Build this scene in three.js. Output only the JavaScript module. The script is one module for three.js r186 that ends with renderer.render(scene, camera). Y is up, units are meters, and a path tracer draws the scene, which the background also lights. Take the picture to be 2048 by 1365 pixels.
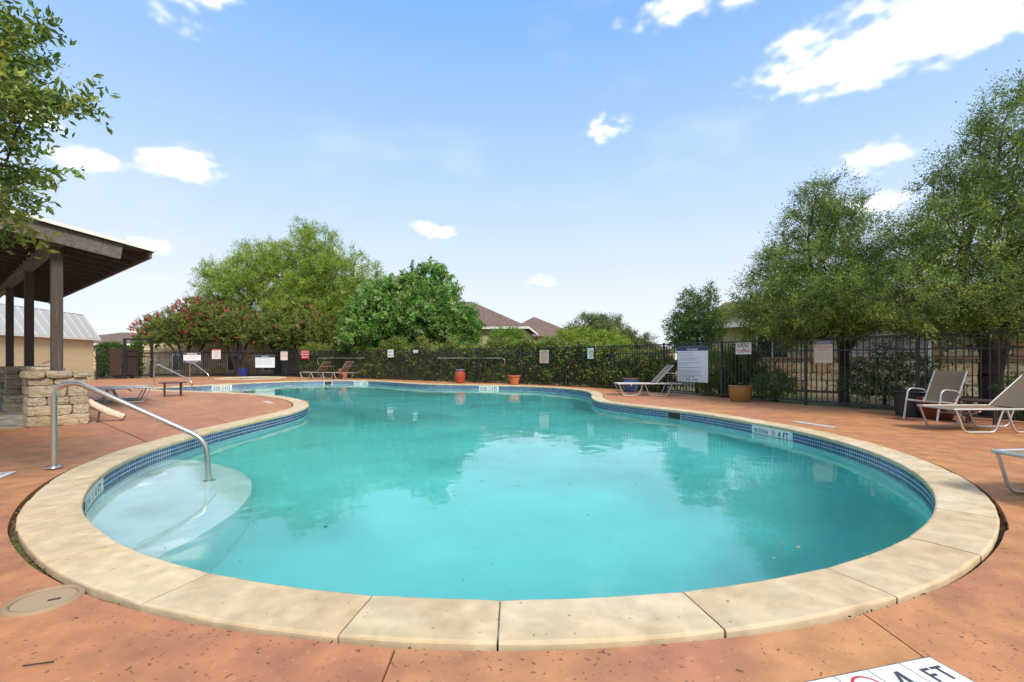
import * as THREE from 'three';
import { mergeGeometries } from 'three/addons/utils/BufferGeometryUtils.js';
import { RoundedBoxGeometry } from 'three/addons/geometries/RoundedBoxGeometry.js';
import { createNoise3D } from 'simplex-noise';

// ------------------------------------------------------------------ camera, sky, sun, exposure
const scene = new THREE.Scene();
const renderer = new THREE.WebGLRenderer({ antialias: true });
renderer.toneMapping = THREE.LinearToneMapping;
renderer.toneMappingExposure = 1.8;
renderer.shadowMap.enabled = true;
renderer.shadowMap.type = THREE.PCFSoftShadowMap;

const camera = new THREE.PerspectiveCamera(71.97, 1024 / 682, 0.05, 900);
camera.position.set(0, 1.15, 0);
camera.setViewOffset(1024, 682, 0, -17.7, 1024, 682);      // level camera, lens shifted up a little

const SUN = new THREE.Vector3(0.40, 0.66, 0.58).normalize();
const sun = new THREE.DirectionalLight(new THREE.Color(1.0, 0.95, 0.87), 2.5);
sun.position.copy(SUN).multiplyScalar(60).add(new THREE.Vector3(0, 0, -12));
sun.target.position.set(0, 0, -12);
sun.castShadow = true; sun.shadow.radius = 34;
sun.shadow.mapSize.set(4096, 4096);
Object.assign(sun.shadow.camera, { left: -40, right: 40, top: 40, bottom: -40, near: 1, far: 140 });
scene.add(sun, sun.target);

function rng(seed) { let a = seed >>> 0; return () => { a = (a + 0x6d2b79f5) | 0; let t = Math.imul(a ^ (a >>> 15), 1 | a); t = (t + Math.imul(t ^ (t >>> 7), 61 | t)) ^ t; return ((t ^ (t >>> 14)) >>> 0) / 4294967296; }; }
const clamp = (x, a = 0, b = 1) => Math.min(b, Math.max(a, x)), lerp = (a, b, t) => a + (b - a) * t;
const sstep = (a, b, x) => { const t = clamp((x - a) / (b - a)); return t * t * (3 - 2 * t); };
const noise3 = createNoise3D(rng(77));
const fbm3 = (x, y, z, n = 4) => { let s = 0, a = 0.5, t = 0; for (let i = 0; i < n; i++) { s += a * noise3(x, y, z); t += a; x *= 2.03; y *= 2.03; z *= 2.03; a *= 0.5; } return s / t; };

{ // the sky: blue above, pale towards the horizon, scattered clouds low down, dense white cover added overhead as fill
  const W = 2048, H = 1024, data = new Float32Array(W * H * 4), r = rng(5);
  const clouds = [];   // azimuth and elevation in degrees (0 = the way the camera looks), half sizes, strength
  for (const c of [[-36.5, 34.5, 7.5, 4.6, 1], [-37, 30, 5, 2, .5], [-42.6, 17.3, 4, 1.7, .9], [-35, 18.3, 5.6, 2.5, 1], [-37.5, 10.8, 3, 1.6, .8], [-9.3, 15, 4.2, 1.7, .7], [10.6, 25.7, 5, 2.2, .75],
    [3.3, 9.4, 3, 1.4, .6], [1.8, 19.5, 2, .5, .3], [21, 35, 9, 2.4, .8], [41, 27.5, 15, 5, 1], [37.5, 18.5, 5, 2.2, .9], [37.6, 14.5, 4.5, 2, .8], [-46, 20, 4, 2.5, .7]]) clouds.push(c);
  for (let i = 0; i < 46; i++) { const az = 58 + r() * 244, el = 8 + r() * 34; clouds.push([az > 180 ? az - 360 : az, el, 4 + r() * 11, 1.5 + r() * 3.2, .5 + r() * .5]); }
  for (let i = 0; i < 90; i++) { const az = r() * 360 - 180, el = 45 + r() * 42; clouds.push([az, el, (6 + r() * 10) / Math.cos(el * .0175) * .8, 4 + r() * 5, .6 + r() * .4]); }  // unseen bright clouds overhead, added to raise the fill light
  const ramp = [[0, .55, .58, .61], [5, .50, .545, .61], [13, .39, .475, .605], [24, .25, .38, .60], [37, .14, .285, .565], [60, .125, .265, .56], [90, .115, .25, .55]];
  for (let j = 0; j < H; j++) {
    const el = ((j + .5) / H - .5) * 180, e = Math.max(0, el);
    let k = 0; while (k < ramp.length - 2 && ramp[k + 1][0] < e) k++;
    const t = clamp((e - ramp[k][0]) / (ramp[k + 1][0] - ramp[k][0])), base = [1, 2, 3].map((c) => lerp(ramp[k][c], ramp[k + 1][c], t));
    const ce = Math.cos(el * Math.PI / 180), se = Math.sin(el * Math.PI / 180);
    for (let i = 0; i < W; i++) {
      const u = (i + .5) / W, ang = (u - .5) * 2 * Math.PI, dx = ce * Math.cos(ang), dz = ce * Math.sin(ang);
      let d = 0;
      if (el > 0) {
        const az = Math.atan2(dx, -dz) * 180 / Math.PI;
        for (const [ca, cE, ra, re, st] of clouds) {
          let da = az - ca; da = ((da + 540) % 360) - 180;
          if (Math.abs(da) > ra * 1.7 || Math.abs(el - cE) > re * 2.2) continue;
          const q = Math.sqrt((da / ra) ** 2 + ((el - cE) / (el < cE ? re * .7 : re)) ** 2);
          if (q < 1.7) d = Math.max(d, st * (1.25 - q));
        }
        if (d > 0) {
          const n = fbm3(dx * 7, se * 16, dz * 7, 5), n2 = fbm3(dx * 25 + 4, se * 50, dz * 25, 4);
          d = sstep(.34, .88, d + n * .5 + n2 * .26);
        }
        d = Math.max(d, .16 * sstep(.1, .8, fbm3(dx * 2.2 + 9, se * 5, dz * 2.2, 4)));   // thin veil
      }
      const o = (j * W + i) * 4, cw = .60 + .38 * d, cl = [cw, cw * 1.003, cw * 1.015];
      for (let c = 0; c < 3; c++) data[o + c] = lerp(base[c], cl[c], d);
      data[o + 3] = 1;
    }
  }
  const sky = new THREE.DataTexture(data, W, H, THREE.RGBAFormat, THREE.FloatType);
  sky.mapping = THREE.EquirectangularReflectionMapping; sky.magFilter = THREE.LinearFilter; sky.needsUpdate = true;
  scene.background = sky; scene.environment = sky;
}

// ------------------------------------------------------------------ helpers
const V = (x, y, z) => new THREE.Vector3(x, y, z);
const taken = {};
function numbered(name) { const n = taken[name] = (taken[name] ?? -1) + 1; return n ? name + '_' + String(n).padStart(3, '0') : name; }
function obj(name, geo, mat, parent) { const m = new THREE.Mesh(Array.isArray(geo) ? merge(geo) : geo, mat); m.name = name; m.castShadow = m.receiveShadow = true; parent?.add(m); return m; }
function merge(list) { const idx = list.every((g) => g.index), l = list.map((g) => { if (!idx && g.index) g = g.toNonIndexed(); for (const k of Object.keys(g.attributes)) if (!['position', 'normal', 'uv'].includes(k)) g.deleteAttribute(k); if (!g.attributes.uv) g.setAttribute('uv', new THREE.BufferAttribute(new Float32Array(g.attributes.position.count * 2), 2)); if (!g.attributes.normal) g.computeVertexNormals(); return g; }); return l.length === 1 ? l[0] : mergeGeometries(l); }
function tag(o, label, category, group, kind) { Object.assign(o.userData, { label }); if (category) o.userData.category = category; if (group) o.userData.group = group; if (kind) o.userData.kind = kind; return o; }
function thing(name, label, category, p = [0, 0, 0], turn = 0, group) { const o = new THREE.Group(); o.name = numbered(name); o.position.set(...p); o.rotation.y = turn; scene.add(o); return tag(o, label, category, group); }
function dup(src, p, turn, label) { const r = src.clone(); r.name = numbered(src.name.replace(/_\d{3}$/, '')); r.userData = { ...src.userData }; r.position.set(...p); r.rotation.y = turn; if (label) r.userData.label = label; scene.add(r); return r; }
const std = (c, rough = .8, o = {}) => new THREE.MeshStandardMaterial({ color: Array.isArray(c) ? new THREE.Color().setRGB(...c) : new THREE.Color(c), roughness: rough, ...o });
const box = (w, h, d, x = 0, y = 0, z = 0) => new THREE.BoxGeometry(w, h, d).translate(x, y, z);
const rbox = (w, h, d, x = 0, y = 0, z = 0, r = .008) => new RoundedBoxGeometry(w, h, d, 1, Math.min(r, w / 2.1, h / 2.1, d / 2.1)).translate(x, y, z);
function bar(a, b, w, h = w) { const A = V(...a), B = V(...b), L = A.distanceTo(B), g = new THREE.BoxGeometry(w, h, L); const q = new THREE.Quaternion(), m = new THREE.Matrix4().lookAt(A, B, Math.abs(B.clone().sub(A).normalize().y) > .99 ? V(1, 0, 0) : V(0, 1, 0)); q.setFromRotationMatrix(m); g.applyQuaternion(q); return g.translate((A.x + B.x) / 2, (A.y + B.y) / 2, (A.z + B.z) / 2); }
// a tube that runs through the points with rounded bends
function pipe(pts, r, bend = .06, sides = 8, caps = true) {
  const P = pts.map((p) => (p.isVector3 ? p : V(...p))), path = new THREE.CurvePath(); let prev = P[0];
  for (let i = 1; i < P.length - 1; i++) {
    const a = P[i].clone().sub(P[i - 1]), b = P[i + 1].clone().sub(P[i]), k = Math.min(bend, a.length() * .48, b.length() * .48);
    const s = P[i].clone().addScaledVector(a.normalize(), -k), e = P[i].clone().addScaledVector(b.normalize(), k);
    path.add(new THREE.LineCurve3(prev, s)); path.add(new THREE.QuadraticBezierCurve3(s, P[i], e)); prev = e;
  }
  path.add(new THREE.LineCurve3(prev, P[P.length - 1]));
  const list = []; let seg = [];
  for (const c of path.curves) { const n = c.isLineCurve3 ? 1 : 5; for (let k = 0; k <= n; k++) { const p = c.getPoint(k / n); if (!seg.length || seg[seg.length - 1].distanceTo(p) > 1e-4) seg.push(p); } }
  // sweep a ring along the points, carrying the frame along
  const pos = [], nor = [], uv = [], idx = []; let T0 = seg[1].clone().sub(seg[0]).normalize(), N = Math.abs(T0.y) > .9 ? V(1, 0, 0) : V(0, 1, 0); N.addScaledVector(T0, -N.dot(T0)).normalize(); let run = 0;
  for (let i = 0; i < seg.length; i++) {
    const T = (i === 0 ? seg[1].clone().sub(seg[0]) : i === seg.length - 1 ? seg[i].clone().sub(seg[i - 1]) : seg[i + 1].clone().sub(seg[i - 1])).normalize();
    N.addScaledVector(T, -N.dot(T)).normalize(); const B = T.clone().cross(N); if (i) run += seg[i].distanceTo(seg[i - 1]);
    for (let k = 0; k <= sides; k++) { const a = k / sides * Math.PI * 2, n = N.clone().multiplyScalar(Math.cos(a)).addScaledVector(B, Math.sin(a)); pos.push(seg[i].x + n.x * r, seg[i].y + n.y * r, seg[i].z + n.z * r); nor.push(n.x, n.y, n.z); uv.push(k / sides * r * 6.28, run); }
    if (i) for (let k = 0; k < sides; k++) { const a = (i - 1) * (sides + 1) + k, b = a + sides + 1; idx.push(a, a + 1, b, b, a + 1, b + 1); }
  }
  if (caps) for (const [i, s] of [[0, -1], [seg.length - 1, 1]]) { const T = (i ? seg[i].clone().sub(seg[i - 1]) : seg[0].clone().sub(seg[1])).normalize(), c = pos.length / 3; pos.push(seg[i].x, seg[i].y, seg[i].z); nor.push(T.x, T.y, T.z); uv.push(0, 0); for (let k = 0; k <= sides; k++) { const o = (i * (sides + 1) + k) * 3; pos.push(pos[o], pos[o + 1], pos[o + 2]); nor.push(T.x, T.y, T.z); uv.push(0, 0); } for (let k = 0; k < sides; k++) idx.push(c, s > 0 ? c + 1 + k : c + 2 + k, s > 0 ? c + 2 + k : c + 1 + k); }
  const g = new THREE.BufferGeometry(); g.setAttribute('position', new THREE.Float32BufferAttribute(pos, 3)); g.setAttribute('normal', new THREE.Float32BufferAttribute(nor, 3)); g.setAttribute('uv', new THREE.Float32BufferAttribute(uv, 2)); g.setIndex(idx); return g;
}
const lathe = (pts, n = 32) => new THREE.LatheGeometry(pts.map((p) => new THREE.Vector2(...p)), n);
// a flat polygon in plan ([x, z] points), its uv in metres
function flat(poly, y, depth = 0, holes = []) {
  const sh = new THREE.Shape(poly.map(([x, z]) => new THREE.Vector2(x, -z))); for (const h of holes) sh.holes.push(new THREE.Path(h.map(([x, z]) => new THREE.Vector2(x, -z))));
  const g = depth ? new THREE.ExtrudeGeometry(sh, { depth, bevelEnabled: false }) : new THREE.ShapeGeometry(sh);
  return g.rotateX(-Math.PI / 2).translate(0, y - depth, 0);
}
// seamless noise for textures
function tileNoise(P, seed) { const r = rng(seed), g = new Float32Array(P * P).map(() => r()); return (x, y) => { const x0 = Math.floor(x), y0 = Math.floor(y), fx = x - x0, fy = y - y0, u = fx * fx * (3 - 2 * fx), v = fy * fy * (3 - 2 * fy), at = (i, j) => g[(((j % P) + P) % P) * P + (((i % P) + P) % P)]; return lerp(lerp(at(x0, y0), at(x0 + 1, y0), u), lerp(at(x0, y0 + 1), at(x0 + 1, y0 + 1), u), v); }; }
function tileFbm(base, oct, seed) { const ns = Array.from({ length: oct }, (_, i) => tileNoise(base << i, seed + i * 13)); return (u, v) => { let s = 0, a = .5, t = 0; for (let i = 0; i < oct; i++) { s += a * ns[i](u * (base << i), v * (base << i)); t += a; a *= .5; } return s / t; }; }
function tex(n, fn, srgb = true) {
  const d = new Uint8Array(n * n * 4); for (let j = 0; j < n; j++) for (let i = 0; i < n; i++) { const c = fn(i / n, j / n, i, j), o = (j * n + i) * 4; if (c.length) { d[o] = c[0]; d[o + 1] = c[1]; d[o + 2] = c[2]; } else d[o] = d[o + 1] = d[o + 2] = c; d[o + 3] = 255; }
  const t = new THREE.DataTexture(d, n, n); t.wrapS = t.wrapT = THREE.RepeatWrapping; t.magFilter = THREE.LinearFilter; if (srgb) t.colorSpace = THREE.SRGBColorSpace; t.needsUpdate = true; return t;
}
const rep = (t, sx, sy = sx, ox = 0, oy = 0, rot = 0) => { const c = t.clone(); c.repeat.set(sx, sy); c.offset.set(ox, oy); c.rotation = rot; c.needsUpdate = true; return c; };
const mix3 = (a, b, t) => [lerp(a[0], b[0], t), lerp(a[1], b[1], t), lerp(a[2], b[2], t)];

// ------------------------------------------------------------------ textures and materials
const deckTex = (() => {   // stained concrete: rust, ochre and plum patches, worn speckle and pits
  const big = tileFbm(3, 5, 11), mid = tileFbm(8, 5, 29), fine = tileFbm(64, 4, 41), pit = tileFbm(512, 2, 53), pitz = tileFbm(5, 3, 67), str = tileFbm(6, 4, 83);
  return tex(2048, (u, v) => {
    const a = big(u, v), b = mid(u, v), f = fine(u, v), s = str(u * 1, v * 3 % 1);
    let c = mix3([200, 137, 88], [192, 126, 88], sstep(.3, .7, a)); c = mix3(c, [208, 148, 90], sstep(.5, .74, b) * .7); c = mix3(c, [178, 110, 84], sstep(.48, .78, s) * .5);
    const k = 1 + (f - .5) * .32; c = c.map((x) => x * k);
    const p = pit(u, v) + (pitz(u, v) - .5) * .12; if (p < .175) c = mix3(c, [96, 64, 46], .8); else if (p > .86) c = mix3(c, [226, 190, 146], .5);
    return c.map((x) => clamp(x, 0, 255));
  });
})();
const deckBump = (() => { const f = tileFbm(96, 4, 41), p = tileFbm(256, 2, 53); return tex(1024, (u, v) => clamp(150 + (f(u, v) - .5) * 120 - (p(u, v) < .2 ? 80 : 0), 0, 255), false); })();
const stoneTex = (() => { const a = tileFbm(3, 5, 101), b = tileFbm(24, 4, 113), c = tileFbm(5, 4, 131), d = tileFbm(80, 2, 151); return tex(1024, (u, v) => { let k = mix3([214, 198, 168], [210, 190, 154], sstep(.42, .68, a(u, v))); k = mix3(k, [192, 166, 126], sstep(.60, .78, c(u, v)) * .4); const g = 1 + (b(u, v) - .5) * .22; k = k.map((x) => x * g); if (d(u, v) < .11) k = mix3(k, [120, 100, 76], .6); return k.map((x) => clamp(x, 0, 255)); }); })();
const rockTex = (() => { const a = tileFbm(4, 5, 201), b = tileFbm(24, 4, 213), c = tileFbm(3, 5, 231), l = tileFbm(10, 4, 251); return tex(1024, (u, v) => { let k = mix3([212, 200, 174], [190, 168, 132], sstep(.4, .65, a(u, v))); k = mix3(k, [206, 172, 122], sstep(.55, .7, c(u, v)) * .5); const li = sstep(.58, .72, l(u, v)) * sstep(.45, .6, c(u + .3, v)); k = mix3(k, [84, 76, 68], li * .75); const g = 1 + (b(u, v) - .5) * .4; return k.map((x) => clamp(x * g, 0, 255)); }); })();
const grainBump = (() => { const b = tileFbm(16, 5, 313); return tex(512, (u, v) => b(u, v) * 255, false); })();
const woodTex = (() => { const a = tileFbm(4, 4, 401), g1 = tileNoise(256, 409), b = tileFbm(48, 3, 419); return tex(512, (u, v) => { const st = g1(u * 256, v * 6) * .6 + g1(u * 128 + 7, v * 3) * .4; let k = mix3([114, 102, 90], [74, 66, 59], st); k = mix3(k, [140, 126, 108], sstep(.55, .75, a(u, v)) * .5); const n = 1 + (b(u, v) - .5) * .3; return k.map((x) => x * n); }); })();
const shingleTex = (() => { const a = tileNoise(64, 501), b = tileFbm(32, 3, 509); return tex(512, (u, v) => { const row = Math.floor(v * 32), n = a(u * 40 + row * 17.3, row); const k = .8 + n * .35 + (b(u, v) - .5) * .3; return [122 * k, 100 * k, 84 * k]; }); })();
const barkTex = (() => { const a = tileNoise(128, 601), b = tileFbm(12, 4, 613); return tex(512, (u, v) => { const s = a(u * 64, v * 10) * .6 + b(u, v) * .4, k = .55 + s * .8; return [78 * k, 66 * k, 56 * k]; }); })();
const weaveTex = tex(256, (u, v) => { const a = Math.sin(u * 64 * Math.PI * 2), b = Math.sin(v * 64 * Math.PI * 2), k = .86 + .08 * a + .08 * b * Math.sign(a); return [196 * k, 172 * k, 142 * k]; });
const soilTex = (() => { const a = tileFbm(4, 5, 701), b = tileFbm(40, 4, 709); return tex(1024, (u, v) => { let k = mix3([104, 84, 60], [86, 92, 48], sstep(.45, .6, a(u, v))); const g = .7 + b(u, v) * .6; return k.map((x) => x * g); }); })();
const stuccoTex = (() => { const a = tileFbm(6, 5, 801), b = tileFbm(64, 3, 809); return tex(512, (u, v) => { const k = 1 + (a(u, v) - .5) * .08 + (b(u, v) - .5) * .08; return [222 * k, 200 * k, 156 * k].map((x) => clamp(x, 0, 255)); }); })();
const plasterTex = (() => { const a = tileFbm(3, 5, 951), b = tileFbm(10, 4, 967); return tex(512, (u, v) => { const k = 1 - .13 * sstep(.45, .75, a(u, v)) + (b(u, v) - .5) * .1; return [232 * k, 233 * k, 228 * k].map((x) => clamp(x, 0, 255)); }); })();
const rippleTex = (() => { const a = tileFbm(6, 4, 901), b = tileFbm(20, 3, 913); return tex(1024, (u, v) => clamp(128 + (a(u, v) - .5) * 190 + (b(u, v) - .5) * 60, 0, 255), false); })();

const M = {
  coping: [[1, 1, 1], [.95, .94, .9], [1.03, 1, .95], [.93, .9, .86], [1, .97, .92]].map((c, i) => std([c[0] * .84, c[1] * .79, c[2] * .73], .85, { map: rep(stoneTex, .55, .55, i * .21, i * .37), bumpMap: rep(grainBump, 2), bumpScale: .0012 })),
  mortar: std([.3, .24, .17], .95, { map: rep(grainBump, 1) }),
  plaster: std([.92, .96, .95], .7, { map: rep(plasterTex, .14) }), plasterStep: std([.92, .95, .94], .7, { map: rep(plasterTex, .3) }),
  grout: std([.62, .66, .68], .8),
  tiles: [[.018, .045, .12], [.026, .06, .15], [.04, .085, .19], [.02, .05, .11], [.055, .1, .19]].map((c) => std(c, .18)),
  steel: std([.56, .51, .44], .3, { metalness: 1 }),
  black: std([.018, .018, .02], .5), alu: std([.5, .47, .43], .38, { metalness: .6 }),
  sling: std([.56, .52, .47], .75, { map: rep(weaveTex, 6) }),
  wood: std([1, 1, 1], .8, { map: rep(woodTex, 1.2, 1.2), bumpMap: rep(woodTex, 1.2, 1.2), bumpScale: .006 }),
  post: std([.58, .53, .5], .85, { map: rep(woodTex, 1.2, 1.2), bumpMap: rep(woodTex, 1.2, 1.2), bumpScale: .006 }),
  rocks: [[1, 1, 1], [.92, .86, .76], [1.06, 1.0, .9], [.86, .84, .8]].map((c, i) => std(c.map((x) => x * .8), .9, { map: rep(rockTex, 1.1, 1.1, i * .27, i * .41), bumpMap: rep(grainBump, 2.5), bumpScale: .012 })),
  stucco: std([.8, .8, .8], .9, { map: rep(stuccoTex, .4), bumpMap: rep(grainBump, 3), bumpScale: .003 }),
  metalRoof: std([.54, .51, .46], .45, { metalness: .25 }), shingle: std([.75, .75, .75], .9, { map: rep(shingleTex, .45) }),
  bark: std([.8, .8, .8], .95, { map: rep(barkTex, 2, 1), bumpMap: rep(barkTex, 2, 1), bumpScale: .02 }), barkPale: std([1, .95, .88], .9, { map: rep(barkTex, 2, 1), bumpMap: rep(barkTex, 2, 1), bumpScale: .01 }),
  white: std([.78, .78, .76], .6), trim: std([.7, .66, .58], .7), glassDark: std([.03, .035, .04], .08),
  brown: std([.06, .03, .025], .55), terracotta: std([.46, .13, .045], .7), dirtAndShade: std([.05, .035, .025], .95),
};
const leafMat = (c, tr = .35) => new THREE.MeshPhysicalMaterial({ color: new THREE.Color().setRGB(...c), roughness: .8, transmission: tr, thickness: 0, specularIntensity: .25 });

// ------------------------------------------------------------------ the pool outline (metres, camera at 0, 0)
const ctr = [-.025, -6.75], RB = 4.55, outlineCtl = [];
for (let a = -42; a <= 84; a += 14) { const t = a * Math.PI / 180; outlineCtl.push([ctr[0] + Math.sin(t) * RB, ctr[1] + Math.cos(t) * RB]); }
outlineCtl.push([4.5, -7.5], [4.33, -8.3], [4.04, -9.32], [3.58, -10.4], [2.9, -11.4], [2.36, -12.5], [2.34, -13.7], [2.56, -15], [2.62, -16.4], [2.2, -17.75], [1.0, -19.2], [-.52, -20.0], [-2.16, -20.55], [-3.8, -21.15], [-5.1, -22.2], [-6.8, -23.9], [-8.2, -24.6], [-9.6, -24.55], [-10.8, -23.9], [-11.75, -22.8], [-12.6, -21.4], [-13.3, -19.9], [-13.75, -18.6], [-13.45, -17.5], [-12.4, -16.95], [-11.1, -16.5], [-9.4, -15.8], [-7.9, -14.95], [-6.5, -13.75], [-5.55, -12.55], [-4.92, -11.3], [-4.66, -10.1], [-4.66, -9.2], [-4.7, -8.3], [-4.7, -7.3], [-4.63, -6.5], [-4.5, -5.75], [-4.28, -5.1], [-3.95, -4.45], [-3.5, -3.82]);
const curve = new THREE.CatmullRomCurve3(outlineCtl.map(([x, z]) => V(x, 0, z)), true, 'centripetal');
const NS = 900, PL = curve.getLength(), outline = [];
curve.arcLengthDivisions = 2000; curve.updateArcLengths();
for (let i = 0; i < NS; i++) { const p = curve.getPointAt(i / NS), t = curve.getTangentAt(i / NS); outline.push([p.x, p.z, t.x, t.z]); }
let area = 0; for (let i = 0; i < NS; i++) { const a = outline[i], b = outline[(i + 1) % NS]; area += a[0] * b[1] - b[0] * a[1]; }
const sgn = area > 0 ? 1 : -1;
for (const o of outline) o.push(sgn * o[3], -sgn * o[2]);      // outward normal
const PT = (s) => { const f = ((s / PL) % 1 + 1) % 1 * NS, i = Math.floor(f), t = f - i, a = outline[i], b = outline[(i + 1) % NS]; return a.map((x, k) => lerp(x, b[k], t)); };   // [x, z, tx, tz, nx, nz] at s metres
const off = (d, fn) => outline.map((o, i) => { const k = fn ? d + fn(i) : d; return [o[0] + o[4] * k, o[1] + o[5] * k]; });
function nearestS(x, z) { let b = 0, bd = 1e9; outline.forEach((o, i) => { const d = (o[0] - x) ** 2 + (o[1] - z) ** 2; if (d < bd) { bd = d; b = i; } }); return b / NS * PL; }
const WATER = -.16, TOP = .02;

// ------------------------------------------------------------------ ground, deck, pool
const ground = obj('ground', flat([[-400, 60], [400, 60], [400, -600], [-400, -600]], -.06, 0, [off(.12)]), std([1, 1, 1], .95, { map: rep(soilTex, .25) }), scene);
tag(ground, 'bare soil and patchy grass around the pool deck', 'ground', null, 'structure');

const deck = new THREE.Group(); deck.name = 'deck'; scene.add(deck); tag(deck, 'rust coloured stained concrete pool deck cut into slabs', 'deck', null, 'structure');
{
  const gapOf = (i) => { const o = outline[i], n = noise3(o[0] * .9, 3, o[1] * .9); return .355 + .008 * n + (o[0] < -1.5 && o[1] > -6.5 ? .022 * sstep(-1.5, -3.5, o[0]) : 0) + (o[0] > 3 && o[1] > -6 ? .02 : 0); };
  // joints: [point on the pool side, outer end]; going round front, right, far, left
  const joints = [[[-.43, -1.9], [-.43, 3]], [[1.55, -2.1], [1.6, 3]], [[2.98, -2.81], [10.6, -2.5]], [[4.85, -7.25], [10.6, -7.4]], [[2.9, -14.9], [5.3, -15.85]], [[-5.2, -22.4], [-5.9, -25.7]], [[-5.1, -8.4], [-24, -24.6]], [[-5.0, -6.45], [-24, -22.5]]];
  const tint = [[1.0, 1.0, .95], [1.04, 1.03, .93], [1.06, 1.06, .93], [1.08, 1.08, .95], [1.06, 1.05, .95], [1.04, 1.02, .95], [.98, .93, .88], [.97, .92, .86]];
  const r = rng(31);
  joints.forEach((J, k) => {
    const K = joints[(k + 1) % joints.length];
    const s0 = nearestS(...J[0]); let s1 = nearestS(...K[0]); if (s1 < s0) s1 += PL;
    const n = Math.max(8, Math.round((s1 - s0) / .08)), arc = [];
    for (let i = 0; i <= n; i++) { const s = lerp(s0 + .004, s1 - .004, i / n), p = PT(s), g = gapOf(Math.floor(((s / PL) % 1) * NS)); arc.push([p[0] + p[4] * g, p[1] + p[5] * g]); }
    const far = { 0: [], 1: [[12, 3]], 2: [[12, -2.5], [12, -7.4]].slice(0, 1), 3: [[9.6, -8.3], [8.65, -9.95], [7.4, -11.75], [6.35, -13.9]], 4: [[4.0, -18.1], [2.35, -19.9], [.45, -21.6], [-1.5, -22.65]], 5: [[-7.7, -26.75], [-14.4, -30.2], [-19.8, -30.2], [-22, -28.6], [-24, -27]], 6: [], 7: [[-24, 3]] }[k];
    const shift = (P, Q, side) => { const dx = Q[0] - P[0], dz = Q[1] - P[1], L = Math.hypot(dx, dz); return [Q[0] - dz / L * .004 * side, Q[1] + dx / L * .004 * side]; };
    const start = shift(J[0], J[1], 1), end = shift(K[0], K[1], -1);
    const poly = [...arc, end, ...far.slice().reverse(), start];
    const t = tint[k].map((x, i) => x * [.75, .78, .80][i]);
    const m = std(t, .62, { map: rep(deckTex, .125, .125, r(), r(), (r() - .5) * 3), bumpMap: rep(deckBump, .25, .25, r(), r()), bumpScale: .0018 });
    const s = obj('slab', flat(poly, 0, .05), m, deck); s.name = k ? 'slab_' + String(k).padStart(3, '0') : 'slab';
  });
}

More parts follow.
